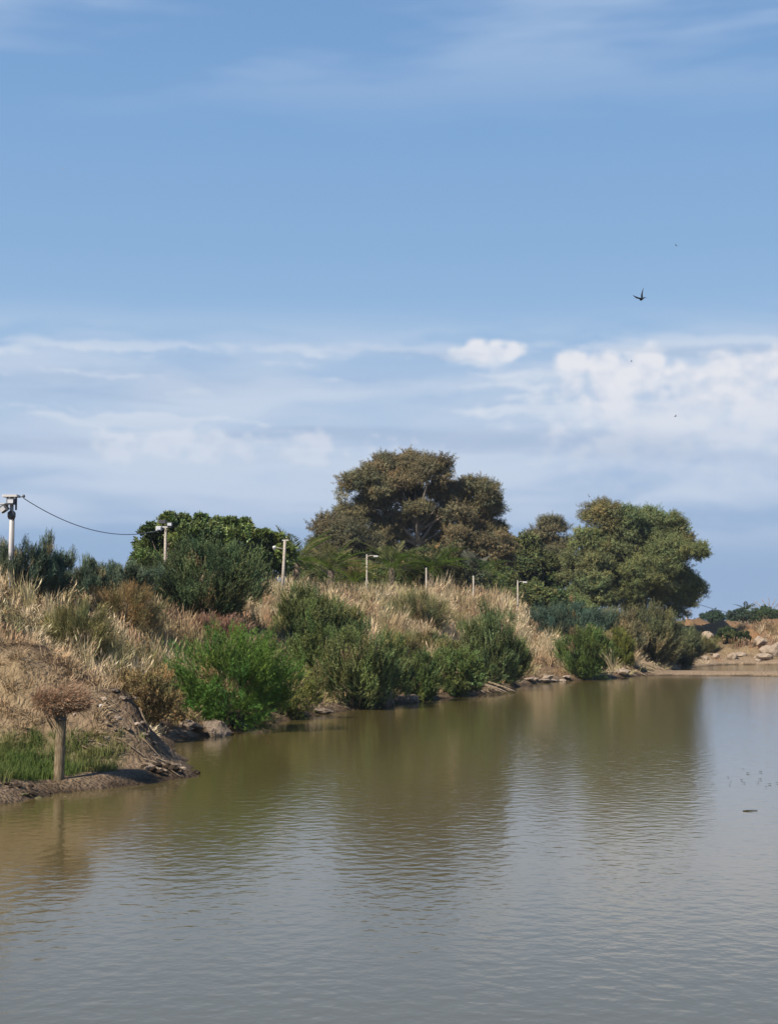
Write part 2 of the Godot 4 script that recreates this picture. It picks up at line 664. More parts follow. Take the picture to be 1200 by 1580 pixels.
func build_trees():
	tree("eucalyptus_tree", "tallest tree, broad olive-brown gum tree with pale limbs showing through gaps", 2.34, 128, 4.1,
		[[-4.7, 11.2, 2.0], [-2.5, 13.0, 2.0], [0.0, 13.4, 1.6], [1.6, 13.0, 1.4], [2.9, 10.8, 1.8], [5.6, 10.9, 1.7], [6.8, 9.9, 1.1], [-5.6, 8.7, 1.5], [-3.4, 9.9, 1.6], [5.6, 8.4, 1.4], [4.0, 9.0, 1.5], [6.9, 6.2, 1.4], [0.9, 6.0, 1.8, -1.5], [-3.2, 6.6, 1.7], [2.9, 5.0, 2.0], [-1.2, 4.6, 2.0], [5.8, 4.3, 1.9], [7.9, 5.0, 0.8], [-0.4, 10.9, 1.1, -2.0], [4.0, 6.7, 1.5, 1.5], [1.6, 8.4, 1.3, -1.5], [-1.5, 8.4, 1.2, -1.0], [0.2, 9.4, 0.9, 2.0], [7.2, 7.8, 1.0], [-4.4, 5.2, 1.5], [3.6, 11.0, 1.2, -1.0], [-1.4, 11.8, 1.3, 1.0], [5.0, 6.6, 1.4, 0.0], [-2.4, 8.0, 1.3, 0.5]],
		"gum", [lin(0.158, 0.134, 0.074), lin(0.146, 0.132, 0.07), lin(0.165, 0.138, 0.076)], 0.55, 4.2, {"bark": M.pale_bark, "per": 36.0, "size": 0.9, "hang": 0.25, "fat": 1.22, "lean": Vector3(0.4, 0, 0)})
	tree("eucalyptus_tree", "lower grey-olive tree leaning against left side of the tallest tree", -4.65, 120, 4.6,
		[[-0.3, 6.6, 1.4], [1.4, 5.9, 1.6], [-1.1, 5.6, 0.9], [0.6, 4.4, 1.9], [2.5, 4.5, 1.9], [-1.6, 4.2, 1.2]],
		"gum", [lin(0.1148, 0.108, 0.0607), lin(0.1283, 0.1148, 0.0675)], 0.3, 2.5, {"per": 34.0, "size": 0.85, "depth": 1.5, "hang": 0.2})
	tree("slender_tree", "thin grey-green tree rising between the two big gum trees", 17.1, 150, 3.6,
		[[0.0, 9.9, 1.4], [-1.3, 8.7, 1.5], [0.8, 7.7, 1.7], [-0.4, 6.3, 2.0], [1.2, 5.3, 1.8]],
		"gum", [lin(0.1148, 0.1148, 0.0675), lin(0.135, 0.1215, 0.0675)], 0.25, 4.0, {"per": 30.0, "size": 0.9, "depth": 1.0})
	tree("leafy_tree", "mid green bushy tree with yellowish top left of the slender tree", 14.66, 140, 3.9,
		[[-1.4, 7.0, 1.4], [-1.9, 4.9, 1.8], [0.0, 5.3, 1.8], [-1.0, 3.0, 1.8], [1.2, 3.3, 1.9], [-2.6, 3.3, 1.3], [0.8, 1.6, 1.6], [-1.6, 1.4, 1.6]],
		"far", [lin(0.0675, 0.1013, 0.0338), lin(0.1013, 0.1148, 0.0405)], 0.3, 2.2, {"per": 22.0, "size": 0.7, "depth": 1.5})
	tree("eucalyptus_tree", "wide dense olive gum tree on the right with dark right flank", 23.71, 135, 3.2,
		[[-3.5, 10.4, 1.7], [-0.9, 10.0, 1.6], [1.2, 10.0, 1.6], [3.2, 9.6, 1.5], [4.4, 8.0, 1.4], [5.7, 7.1, 0.8], [-5.0, 7.9, 1.5], [-2.5, 7.6, 2.2], [0.3, 7.9, 2.3], [2.7, 6.7, 2.0], [-5.3, 5.4, 2.1], [-2.5, 4.8, 2.2], [0.2, 4.5, 2.3], [3.2, 4.5, 1.9], [4.8, 3.7, 1.3], [1.4, 2.9, 2.1], [-5.0, 3.0, 2.1], [-2.0, 2.7, 2.1], [4.0, 2.4, 1.4]],
		"gum", [lin(0.14, 0.16, 0.062), lin(0.168, 0.15, 0.063), lin(0.13, 0.158, 0.066), lin(0.15, 0.16, 0.068)], 0.5, 3.4, {"bark": M.bark, "per": 36.0, "size": 0.95, "hang": 0.1})
	# broad-leaved trees on the left crest, three crowns that stand side by side
	tree("broadleaf_tree", "glossy dark green broadleaf tree behind the second light pole, leftmost of three crowns", -11.1, 72, 4.55,
		[[-0.9, 3.45, 0.3], [0.05, 3.9, 0.28], [0.6, 3.85, 0.3], [1.35, 3.5, 0.25], [-0.5, 3.1, 0.6], [-1.0, 2.6, 0.6], [0.3, 3.3, 0.55], [0.9, 3.1, 0.65], [-0.9, 1.7, 0.8], [0.2, 2.2, 1.0], [1.1, 1.9, 1.0]],
		"bigleaf", [lin(0.095, 0.131, 0.039), lin(0.118, 0.158, 0.047)], 0.14, 1.2, {"per": 22.0, "size": 0.6, "depth": 0.9, "mat": M.gloss_leaf, "lean": Vector3(0.1, 0, 0)})
	tree("broadleaf_tree", "glossy dark green broadleaf tree rising above the big blue-green shrub", -8.7, 75, 4.6,
		[[-1.2, 4.0, 0.3], [-0.3, 3.95, 0.3], [0.4, 3.95, 0.25], [1.1, 3.8, 0.28], [-0.9, 3.3, 0.7], [0.0, 3.2, 0.7], [0.8, 3.2, 0.6], [-0.7, 2.3, 1.0], [0.6, 2.2, 1.0], [-0.2, 1.2, 1.0]],
		"bigleaf", [lin(0.095, 0.131, 0.039), lin(0.118, 0.158, 0.047)], 0.14, 1.2, {"per": 22.0, "size": 0.6, "depth": 0.9, "mat": M.gloss_leaf, "lean": Vector3(0.1, 0, 0)})
	tree("broadleaf_tree", "glossy dark green broadleaf tree just left of the third light pole", -6.75, 77.5, 4.65,
		[[-0.8, 3.55, 0.28], [0.0, 3.4, 0.28], [0.6, 3.2, 0.25], [1.2, 2.7, 0.25], [-0.6, 2.9, 0.7], [0.3, 2.6, 0.6], [0.8, 2.1, 0.6], [-0.6, 2.0, 0.9], [0.4, 1.5, 0.9]],
		"bigleaf", [lin(0.107, 0.140, 0.039), lin(0.130, 0.167, 0.047)], 0.14, 1.1, {"per": 22.0, "size": 0.6, "depth": 0.8, "mat": M.gloss_leaf, "lean": Vector3(0.1, 0, 0)})
	# far right, on the flat land
	tree("round_tree", "small dark round tree far right, left of the distant palm", 45.2, 200, 3.2, [[-0.6, 1.1, 0.9], [0.7, 1.2, 0.9], [0.1, 1.6, 0.8]], "far", [lin(0.0405, 0.0675, 0.0405)], 0.15, 0.8, {"per": 24.0, "size": 0.6, "depth": 0.6})
	tree("round_tree", "dark leafy tree touching the left of the distant palm", 46.8, 192, 3.2, [[-0.6, 1.2, 0.9], [0.5, 1.5, 0.9], [0.0, 0.9, 1.0]], "far", [lin(0.0473, 0.0743, 0.0473)], 0.15, 0.8, {"per": 24.0, "size": 0.6, "depth": 0.6})
	tree("round_tree", "domed green tree far right, right of the distant palm", 51.2, 195, 3.2, [[-1.2, 1.3, 1.1], [0.2, 1.6, 1.2], [1.3, 1.2, 1.1], [0.0, 0.9, 1.3]], "far", [lin(0.0607, 0.0945, 0.0405)], 0.18, 0.8, {"per": 24.0, "size": 0.6, "depth": 0.8})
	tree("round_tree", "dark round tree cut off by the right edge of the view", 57.5, 205, 3.2, [[-0.8, 1.0, 0.9], [0.4, 1.3, 1.0]], "far", [lin(0.054, 0.081, 0.0473)], 0.15, 0.8, {"per": 24.0, "size": 0.6, "depth": 0.6})
	bare_tree(60.5, 228)


func bare_tree(x: float, d: float):
	var r := RandomNumberGenerator.new()
	r.seed = 77
	var root := thing("bare_tree", "pale leafless tree with spreading branches far right against the sky", "tree", Vector3(x, 3.2, -d))
	part("trunk", tube([Vector3(0, -0.5, 0), Vector3(0.1, 1.2, 0), Vector3(0, 2.4, 0)], [0.2, 0.16, 0.12], 6), M.pale_bark, root)
	for i in 9:
		var a := PI * (0.08 + 0.84 * i / 8.0)
		var tip := Vector3(cos(a) * 3.4, 2.6 + sin(a) * 2.3, r.randf_range(-1, 1))
		var l := part("limb", tube(bez(Vector3(0, r.randf_range(1.6, 2.3), 0), Vector3(tip.x * 0.35, tip.y * 0.75, tip.z * 0.5), tip, 5), taper(0.09, 0.03, 5), 5), M.pale_bark, root)
		for k in 3:
			var t := 0.45 + 0.2 * k
			var b := Vector3(0, 2, 0).lerp(tip, t)
			part("twig", tube([b, b + Vector3(r.randf_range(-0.7, 0.7), r.randf_range(0.3, 0.9), r.randf_range(-0.4, 0.4))], [0.035, 0.02], 4), M.pale_bark, l)


func palm(label: String, x: float, d: float, gy: float, trunk: float, reach: float, fronds: int, tint: Color, seed_: int):
	var r := RandomNumberGenerator.new()
	r.seed = seed_
	var root := thing("palm_tree", label, "palm tree", Vector3(x, maxf(gy, height(x, d)) - 0.1, -d), r.randf() * TAU)
	part("trunk", tube([Vector3(0, -0.4, 0), Vector3(0.03, trunk * 0.5, 0.02), Vector3(0, trunk, 0)], [0.26, 0.2, 0.22], 9), M.bark, root)
	var m: StandardMaterial3D = M.leaf.duplicate()
	m.albedo_color = tint.linear_to_srgb()
	m.vertex_color_use_as_albedo = false
	var shapes := []
	for k in 3:
		shapes.append(frond_mesh(reach, 0.5 + 0.25 * k, r))
	for i in fronds:
		var f := part("frond", shapes[i % 3], m, root, Vector3(0, trunk, 0))
		var up := r.randf_range(-0.25, 1.15) if i > 3 else r.randf_range(0.9, 1.3)
		f.basis = Basis(Vector3.UP, i * 2.399 + r.randf() * 0.4) * Basis(Vector3.RIGHT, up)


func frond_mesh(reach: float, sag: float, r: RandomNumberGenerator) -> ArrayMesh:
	# runs along -z, sagging towards the tip
	var st := SurfaceTool.new()
	st.begin(Mesh.PRIMITIVE_TRIANGLES)
	st.set_smooth_group(-1)
	var n := 16
	var prev := Vector3.ZERO
	for i in n:
		var t := float(i + 1) / n
		var p := Vector3(0, -sag * reach * t * t * 0.8, -reach * t)
		var dir := (p - prev).normalized()
		var w := 0.035 * (1.0 - t) + 0.008
		quad(st, prev + Vector3(-w, 0, 0), p + Vector3(-w * 0.9, 0, 0), p + Vector3(w * 0.9, 0, 0), prev + Vector3(w, 0, 0))
		if t > 0.15:
			var ll := reach * 0.3 * sin(PI * clampf(t * 0.85 + 0.12, 0, 1)) + 0.08
			for s in [-1.0, 1.0]:
				var ld := (Vector3(s, 0.25, 0) + dir * 0.9 + rdir(r) * 0.12).normalized()
				var side := ld.cross(Vector3(0, 1, 0.2)).normalized()
				leaf(st, p, ld, side, ll, 0.075, 0.25 * s)
		prev = p
	st.generate_normals()
	return st.commit()


func build_palms():
	palm("yellow-green palm just right of the third light pole", -5.2, 80, 4.5, 2.0, 2.3, 28, lin(0.078, 0.068, 0.028), 1)
	palm("yellow-green palm left of the fourth light pole, below the grey-olive tree", -3.5, 86, 4.5, 1.9, 2.3, 28, lin(0.084, 0.070, 0.030), 2)
	palm("young palm with golden fronds beside the short light pole", -2.3, 94, 4.6, 1.5, 2.0, 24, lin(0.097, 0.066, 0.028), 3)
	palm("green palm under the left half of the tallest tree", 0.2, 100, 4.7, 2.7, 2.6, 32, lin(0.074, 0.074, 0.029), 4)
	palm("dense green palm under the middle of the tallest tree", 3.0, 101, 4.7, 2.6, 2.6, 32, lin(0.069, 0.067, 0.029), 5)
	palm("grey-green palm with arched fronds under right side of the tallest tree", 6.9, 114, 4.7, 2.8, 2.7, 30, lin(0.087, 0.085, 0.072), 6)
	palm("tiny distant palm between dark round trees far right", 48.4, 194, 3.2, 2.0, 1.5, 16, lin(0.044, 0.044, 0.039), 7)


# ------------------------------------------------------------------ shrubs
func shrub(label: String, x: float, d: float, rx: float, h: float, rz: float, kind: String, colors: Array, opts := {}):
	var r := RandomNumberGenerator.new()
	r.seed = hash(label)
	if d > 40.0 and d < 90.0 and height(x, d) < 0.7:
		d -= 0.7
		x += 0.08
	var gy := maxf(height(x, d), 0.0) - 0.12
	rx *= opts.get("wide", 1.16)
	rz *= 1.16
	var root := thing(opts.get("called", "shrub"), label, opts.get("category", "shrub"), Vector3(x, gy, -d))
	var up: float = opts.get("up", 0.6)
	var size: float = opts.get("size", 1.0)
	var per: int = opts.get("per", 26)
	var count: int = opts.get("clumps", int(46.0 + 16.0 * rx * h))
	var low: float = opts.get("low", 0.08)
	var ragged: float = opts.get("ragged", 0.2)
	var where := []
	var tints := []
	for i in 5:
		var a := i * 1.256 + r.randf()
		var tip := Vector3(cos(a) * rx * 0.6, h * r.randf_range(0.55, 0.8), sin(a) * rz * 0.6)
		part("stem", tube(bez(Vector3(cos(a) * 0.1, -0.2, sin(a) * 0.1), Vector3(tip.x * 0.3, tip.y * 0.6, tip.z * 0.3), tip, 4), taper(0.05, 0.015, 4), 5), M.stem, root)
	for q in count:
		var u := rdir(r)
		var k := r.randf_range(0.5, 1.0) + r.randfn() * ragged * 0.35
		var cc := Vector3(u.x * rx, 0, u.z * rz) * k
		var v := u.y * k
		cc.y = h * clampf(0.5 + v * 0.5, low, 1.25)
		# narrower at the foot
		var foot: float = lerpf(opts.get("foot", 0.85), 1.0, smoothstep(0.0, 0.45, cc.y / h))
		cc.x *= foot
		cc.z *= foot
		var cr := minf(rx, h * 0.5) * r.randf_range(0.2, 0.36)
		var away := Vector3(cc.x, (cc.y - h * 0.25), cc.z).normalized()
		var tone := vary(colors[r.randi() % colors.size()], r, 0.24)
		if r.randf() < 0.05:
			tone = vary(lin(0.25, 0.19, 0.1), r, 0.2)
		for i in per:
			var o := rdir(r) * cr * pow(r.randf(), 0.5)
			var at := cc + o
			if at.y < 0.05:
				at.y = r.randf_range(0.02, 0.25)
			var dir := away * 0.75 + Vector3.UP * up + rdir(r) * 0.45
			var s := size * r.randf_range(0.65, 1.15)
			where.append(oriented(dir, at - dir.normalized() * 0.25 * s, s, r))
			tints.append(vary(tone, r, 0.18))
	scatter("foliage", sprigs[kind], opts.get("mat", M.leaf), where, tints, root)


func build_shrubs():
	var dark := [lin(0.105, 0.138, 0.046), lin(0.13, 0.15, 0.056)]
	var blue := [lin(0.075, 0.105, 0.068), lin(0.09, 0.12, 0.08)]
	var mid := [lin(0.095, 0.138, 0.04), lin(0.115, 0.145, 0.048)]
	var bright := [lin(0.081, 0.1688, 0.027), lin(0.08, 0.14, 0.025), lin(0.0743, 0.135, 0.027)]
	var olive := [lin(0.1755, 0.162, 0.0675), lin(0.1485, 0.1485, 0.0607)]
	var dry := [lin(0.24, 0.17, 0.08), lin(0.19, 0.145, 0.065), lin(0.15, 0.13, 0.055)]
	# on the left crest
	shrub("feathery blue-green shrub at the foot of the tall pole, leftmost", -12.3, 47, 0.9, 1.65, 0.9, "willow", blue, {"up": 1.2, "size": 0.6, "ragged": 0.5})
	shrub("tallest feathery blue-green shrub just right of the tall pole", -11.5, 48, 0.65, 1.75, 0.8, "willow", blue, {"up": 1.3, "size": 0.6, "ragged": 0.5})
	shrub("low blue-green shrub between the tall pole and the broadleaf trees", -10.9, 51.5, 0.9, 1.45, 0.9, "willow", blue, {"up": 1.2, "size": 0.6, "ragged": 0.5})
	shrub("blue-green shrub under the sagging middle of the cable", -10.2, 55, 1.0, 1.45, 0.9, "willow", blue, {"up": 1.2, "size": 0.6, "ragged": 0.5})
	shrub("big rounded dark blue-green shrub in front of the broadleaf trees", -7.35, 57.5, 2.1, 3.25, 1.7, "spray", [lin(0.075, 0.108, 0.046), lin(0.09, 0.12, 0.054)], {"up": 0.6, "size": 0.75, "foot": 0.5, "clumps": 230, "per": 32})
	shrub("brownish thinning bush left of the big dark blue-green shrub", -9.05, 49.5, 1.25, 1.7, 1.1, "twig", dry, {"up": 0.7, "size": 0.9, "mat": M.straw})
	shrub("olive weedy bush in the pale grass behind the mound", -9.3, 43, 0.95, 1.7, 0.9, "twig", olive, {"up": 1.0, "size": 0.9, "mat": M.straw})
	shrub("yellow-brown dry bush between the mound and the bright green shrub", -6.6, 38.6, 1.05, 1.9, 0.9, "small", dry, {"up": 0.4, "size": 0.6, "mat": M.straw})
	# at the water, left to right
	shrub("bright green shrub hanging over the water", -4.75, 43.4, 1.75, 2.85, 1.5, "willow", bright, {"up": 0.4, "size": 0.62, "foot": 0.85, "clumps": 170})
	shrub("yellow-green bush touching the right side of the bright green shrub", -3.5, 49.2, 0.95, 1.95, 0.9, "small", [lin(0.162, 0.1755, 0.0473), lin(0.15, 0.135, 0.05)], {"up": 0.5, "size": 0.6})
	shrub("upright dark green shrub below the third light pole, upper of the pair", -3.6, 61.3, 1.2, 2.85, 1.1, "spray", dark, {"up": 0.75, "size": 0.8, "ragged": 0.4})
	shrub("dark green shrub halfway down the slope right of the third light pole", -2.3, 62.5, 1.1, 2.7, 1.0, "spray", dark, {"up": 0.75, "size": 0.8, "ragged": 0.4})
	shrub("dark green shrub low on the bank, right of the yellow-green bush", -2.6, 55.8, 1.1, 2.7, 1.0, "spray", mid, {"up": 0.75, "size": 0.8, "ragged": 0.4})
	shrub("tall dark green shrub at the waterline in the middle of the bank", -1.35, 55.2, 1.35, 2.95, 1.1, "spray", dark, {"up": 0.75, "size": 0.8, "ragged": 0.35, "clumps": 130})
	shrub("dark green shrub with bare twigs at the waterline beside a grey boulder", -0.2, 58.2, 0.9, 2.5, 0.9, "spray", dark, {"up": 0.75, "size": 0.8, "ragged": 0.4})
	shrub("small leafy green shrub at the water, left of the two leafy ones", 1.25, 61.6, 0.95, 2.1, 0.9, "spray", mid, {"up": 0.75, "size": 0.8})
	shrub("small leafy green shrub above the driftwood, right of the two leafy ones", 2.9, 65.3, 1.1, 2.35, 1.0, "broad", mid, {"up": 0.3, "size": 0.7})
	shrub("tall green shrub above the driftwood that reaches up to the crest", 4.85, 70.8, 1.25, 4.0, 1.1, "spray", [lin(0.095, 0.13, 0.05), lin(0.12, 0.145, 0.06)], {"up": 0.75, "size": 0.85, "clumps": 150, "ragged": 0.35})
	shrub("dark shrub overhanging the water right of the tall green shrub", 6.2, 75.6, 0.95, 2.3, 0.9, "spray", dark, {"up": 0.75, "size": 0.8})
	shrub("grey-olive bush with pale dead stalks on the crest under the tallest tree", 1.6, 82, 1.6, 2.3, 1.2, "twig", [lin(0.1755, 0.1688, 0.081), lin(0.1215, 0.135, 0.0607)], {"up": 1.1, "size": 1.2, "mat": M.straw, "clumps": 130})
	shrub("greyish scrub halfway up the slope amid brown weeds", 0.5, 69, 0.95, 1.5, 0.9, "twig", olive, {"up": 0.7, "size": 1.0, "mat": M.straw})
	shrub("dark grey-green shrub beneath the right side of the tallest tree", 5.1, 112, 2.2, 3.6, 1.6, "far", [lin(0.0675, 0.081, 0.0473), lin(0.081, 0.0945, 0.054)], {"up": 0.4, "size": 0.55})
	shrub("round olive shrub beneath the middle palms", 3.5, 103, 2.0, 4.4, 1.4, "far", [lin(0.0945, 0.0972, 0.0473)], {"up": 0.4, "size": 0.5})
	shrub("wide low blue-green shrub below the right gum tree", 12.7, 101, 2.9, 3.5, 1.6, "willow", [lin(0.054, 0.0878, 0.0607), lin(0.0675, 0.1013, 0.0702)], {"up": 0.9, "size": 0.95, "clumps": 170})
	shrub("rounded green shrub standing in the water below the wide low shrub", 11.9, 87.3, 1.45, 3.05, 1.2, "willow", [lin(0.0743, 0.1148, 0.0297), lin(0.1013, 0.135, 0.0405)], {"up": 0.8, "size": 0.85, "clumps": 130, "foot": 0.6})
	shrub("slim yellow-green reedy bush at the water", 15.2, 95.2, 0.9, 2.6, 0.8, "willow", [lin(0.15, 0.16, 0.035), lin(0.13, 0.14, 0.035)], {"up": 1.3, "size": 0.9})
	shrub("largest grey-olive shrub on the point below the right gum tree", 19.2, 107.5, 2.5, 4.3, 1.8, "willow", [lin(0.1148, 0.1215, 0.0567), lin(0.135, 0.135, 0.0675)], {"up": 0.7, "size": 1.1, "clumps": 200})
	shrub("pale dry-topped bush left of the largest grey-olive shrub", 17.0, 105, 1.6, 3.9, 1.3, "willow", [lin(0.17, 0.15, 0.08), lin(0.162, 0.1553, 0.0743)], {"up": 0.9, "size": 1.1})
	shrub("dull green shrub at the end of the point over the water", 22.6, 112.5, 1.7, 2.9, 1.5, "willow", [lin(0.1013, 0.1148, 0.0567)], {"up": 0.6, "size": 1.0})
	shrub("dark bush filling the gap behind the yellow-green palms", -4.3, 97, 2.4, 3.4, 1.4, "far", dark, {"up": 0.4, "size": 0.5})
	shrub("dark bush beneath the trunk of the tallest tree, behind the middle palms", -0.6, 110, 2.4, 3.6, 1.4, "far", dark, {"up": 0.4, "size": 0.5})
	shrub("dark bush behind the grey-green palm, right of the tallest trunk", 8.2, 121, 2.2, 4.0, 1.4, "far", dark, {"up": 0.4, "size": 0.5})
	shrub("dark bush behind the pole in the gap between the gum trees", 11.8, 118, 2.4, 3.6, 1.4, "far", dark, {"up": 0.4, "size": 0.5})
	shrub("shady bush at the foot of the mid green tree", 15.4, 124, 2.4, 3.4, 1.4, "far", dark, {"up": 0.4, "size": 0.5})
	shrub("greenish bush on the slope above the small leafy shrubs", 2.0, 73.5, 1.0, 1.5, 0.9, "small", olive, {"up": 0.5, "size": 0.9})
	shrub("olive bush just left of the tall green shrub", 3.3, 71, 0.9, 1.9, 0.9, "small", olive, {"up": 0.5, "size": 0.9})
	shrub("rusty brown dead bush under the left side of the big dark blue-green shrub", -6.6, 54.5, 1.1, 1.2, 0.9, "twig", [lin(0.3, 0.17, 0.12), lin(0.24, 0.15, 0.1)], {"up": 0.6, "size": 1.1, "mat": M.straw})
	shrub("low round dark shrub among white rocks on the far bank", 32.0, 134, 1.5, 1.7, 1.2, "far", [lin(0.054, 0.0743, 0.0297)], {"up": 0.3, "size": 0.5})
	shrub("yellowish scrub on the rusty slope of the far bank", 28.5, 131, 1.6, 1.3, 1.2, "twig", olive, {"up": 0.6, "size": 1.3, "mat": M.straw})


# ------------------------------------------------------------------ grass
func build_grass():
	var straw_mesh := tuft(30, 1.0, 0.02, 0.8, 0.2, 1)
	var weed_mesh := tuft(20, 0.75, 0.02, 0.6, 0.8, 2)
	var short_mesh := tuft(20, 0.34, 0.02, 1.3, 0.0, 3)
	var green_mesh := tuft(24, 0.32, 0.016, 0.7, 0.0, 4)
	var a := [[], []]
	var b := [[], []]
	var c := [[], []]
	var g := [[], []]
	var r := RandomNumberGenerator.new()
	r.seed = 99
	var x := -24.0
	while x < 46.0:
		var d := 23.0
		while d < 142.0:
			var step := 0.3 + 0.25 * smoothstep(40.0, 110.0, d)
			var px := x + r.randf_range(-0.25, 0.25)
			var pd := d + r.randf_range(-0.25, 0.25)
			d += step
			if absf(px) > pd * 0.275 + 4.0:
				continue
			var s := shore_distance(px, pd)
			if s < 0.25 or s > 24.0 or (px > -3.6 and pd < 48.0):
				continue
			var h := height(px, pd, s)
			var n1 := broad_noise.get_noise_2d(px * 2.2 + 300.0, pd * 2.2)
			var n2 := broad_noise.get_noise_2d(px * 2.0, pd * 2.0 + 500.0)
			var n3 := fine_noise.get_noise_2d(px * 1.5, pd * 1.5)
			var at := Vector3(px, h - 0.03, -pd)
			var turn := Basis(Vector3.UP, r.randf() * TAU)
			if pd < 34.0 and px < -3.0:
				if h < 0.85 and s > 0.9 and px < -5.2 - r.randf() * 0.5:
					if r.randf() < 0.9:
						var k := Basis(Vector3.UP, r.randf() * TAU).scaled(Vector3.ONE * r.randf_range(0.6, 1.15))
						g[0].append(Transform3D(k, at))
						g[1].append(vary(lin(0.07, 0.105, 0.025).lerp(lin(0.15, 0.15, 0.055), clampf(n3 * 1.6 + 0.2, 0.0, 1.0)), r, 0.15))
				elif h >= 0.75 and px < -5.9 + r.randf() * 0.3 and r.randf() < clampf(0.15 + n3 * 1.5, 0.0, 0.6):
					var t := Basis(Vector3(r.randf_range(0.2, 1.0), 0, r.randf_range(-0.5, 0.2)).normalized(), r.randf_range(0.1, 0.8)) * turn
					c[0].append(Transform3D(t.scaled(Vector3.ONE * r.randf_range(0.6, 1.25)), at))
					c[1].append(vary(lin(0.4, 0.3, 0.185).lerp(lin(0.3, 0.21, 0.125), clampf(n3 + 0.3, 0.0, 1.0)), r, 0.14))
				continue
			if px > 20.0 and pd > 112.0 and (n2 < 0.05 or (px > 26.5 and pd < 135.0 and n2 < 0.3)):
				continue
			if s < 0.8 and r.randf() < 0.35:
				continue
			var n4 := fine_noise.get_noise_2d(px * 0.8 + 200.0, pd * 0.8 + 60.0)
			if n4 < -0.22 and r.randf() < 0.6:
				continue
			var tall := r.randf_range(0.55, 1.25) * (1.0 + n1 * 0.7 + n4 * 1.0) * smoothstep(0.1, 2.0, s)
			tall = maxf(tall, 0.3) * (0.75 if px > 18.0 else 0.8 if px < -9.0 else 1.0)
			var blow := broad_noise.get_noise_2d(px * 3.0 - 80.0, pd * 3.0) * 7.0
			var tilt := Basis(Vector3(cos(blow), 0, sin(blow)), r.randf_range(0.0, 0.65))
			var basis_ := tilt * turn.scaled(Vector3(1.0, tall, 1.0) * lerpf(1.0, 1.5, smoothstep(60.0, 110.0, pd)))
			if n2 > 0.2:
				b[0].append(Transform3D(basis_, at))
				b[1].append(vary(lin(0.3, 0.195, 0.13).lerp(lin(0.24, 0.175, 0.095), clampf(n3 + 0.5, 0.0, 1.0)), r, 0.16))
			else:
				a[0].append(Transform3D(basis_, at))
				var col := lin(0.55, 0.44, 0.29).lerp(lin(0.26, 0.2, 0.115), clampf(0.42 + n1 * 1.3 - n4 * 1.4, 0.0, 1.0))
				if n3 > 0.12:
					col = col.lerp(lin(0.17, 0.18, 0.06), 0.6)
				a[1].append(vary(col, r, 0.13))
		x += 0.42
	# a closer sowing on the near strip and mound
	for i in 5200:
		var px := r.randf_range(-13.0, -4.6)
		var pd := r.randf_range(23.5, 34.0)
		var s := shore_distance(px, pd)
		if s < 0.7:
			continue
		var h := height(px, pd, s)
		var at := Vector3(px, h - 0.03, -pd)
		var n3 := fine_noise.get_noise_2d(px * 1.5, pd * 1.5)
		var turn := Basis(Vector3.UP, r.randf() * TAU)
		if h < 0.85 and pd < 30.6 and r.randf() < smoothstep(-5.0, -6.0, px) + 0.03:
			g[0].append(Transform3D(turn.scaled(Vector3.ONE * r.randf_range(0.5, 1.1)), at))
			g[1].append(vary(lin(0.07, 0.105, 0.025).lerp(lin(0.15, 0.15, 0.055), clampf(n3 * 1.6 + 0.2, 0.0, 1.0)), r, 0.15))
		elif h > 0.7 and px < -6.2 + r.randf() * 0.5 and r.randf() < 0.08 + 0.5 * clampf(n3 * 2.0, 0.0, 1.0):
			var t := Basis(Vector3(r.randf_range(0.2, 1.0), 0, r.randf_range(-0.5, 0.2)).normalized(), r.randf_range(0.1, 0.8)) * turn
			c[0].append(Transform3D(t.scaled(Vector3.ONE * r.randf_range(0.6, 1.25)), at))
			c[1].append(vary(lin(0.4, 0.3, 0.185).lerp(lin(0.3, 0.21, 0.125), clampf(n3 + 0.3, 0.0, 1.0)), r, 0.14))
	# leafy weeds that stand among the grass in drifts
	var w := [[], []]
	for i in 30000:
		var pd := r.randf_range(37.0, 112.0)
		var px := r.randf_range(-0.3, 0.19) * pd
		var s := shore_distance(px, pd)
		if s < 0.4 or s > 16.0 or (px > -3.6 and pd < 48.0):
			continue
		var k := fine_noise.get_noise_2d(px * 0.9 + 700.0, pd * 0.9)
		if k < 0.17:
			continue
		var tone := broad_noise.get_noise_2d(px * 3.0, pd * 3.0 + 900.0)
		var col := lin(0.13, 0.14, 0.055) if tone > 0.0 else lin(0.21, 0.155, 0.08)
		var size := r.randf_range(0.7, 1.5) * (0.6 + 1.6 * (k - 0.17))
		w[0].append(oriented(Vector3(r.randf_range(-0.6, 0.6), 1.0, r.randf_range(-0.6, 0.6)), Vector3(px, height(px, pd, s) - 0.05 + r.randf() * 0.25, -pd), size, r))
		w[1].append(vary(col, r, 0.2))
	tag(scatter("low_weeds", sprigs.small, M.straw, w[0], w[1], self), "low olive and brown leafy weeds growing in drifts among the straw grass", "weeds")
	tag(scatter("dry_grass", straw_mesh, M.straw, a[0], a[1], self), "tall straw-coloured dry grass covering the sloping bank", "grass")
	tag(scatter("brown_weeds", weed_mesh, M.straw, b[0], b[1], self), "reddish brown dry weeds in patches among the straw grass", "weeds")
	tag(scatter("grass_thatch", short_mesh, M.straw, c[0], c[1], self), "short flattened dead grass matted over the near mound", "grass")
	tag(scatter("green_grass", green_mesh, M.leaf, g[0], g[1], self), "short green grass on the low strip around the wooden post", "grass")


# ------------------------------------------------------------------ poles and cable
func lathe(profile: Array, sides := 14) -> ArrayMesh:
	var pts := []
	var rad := []
	for p in profile:
		pts.append(Vector3(0, p[1], 0))
		rad.append(p[0])
	return tube(pts, rad, sides)


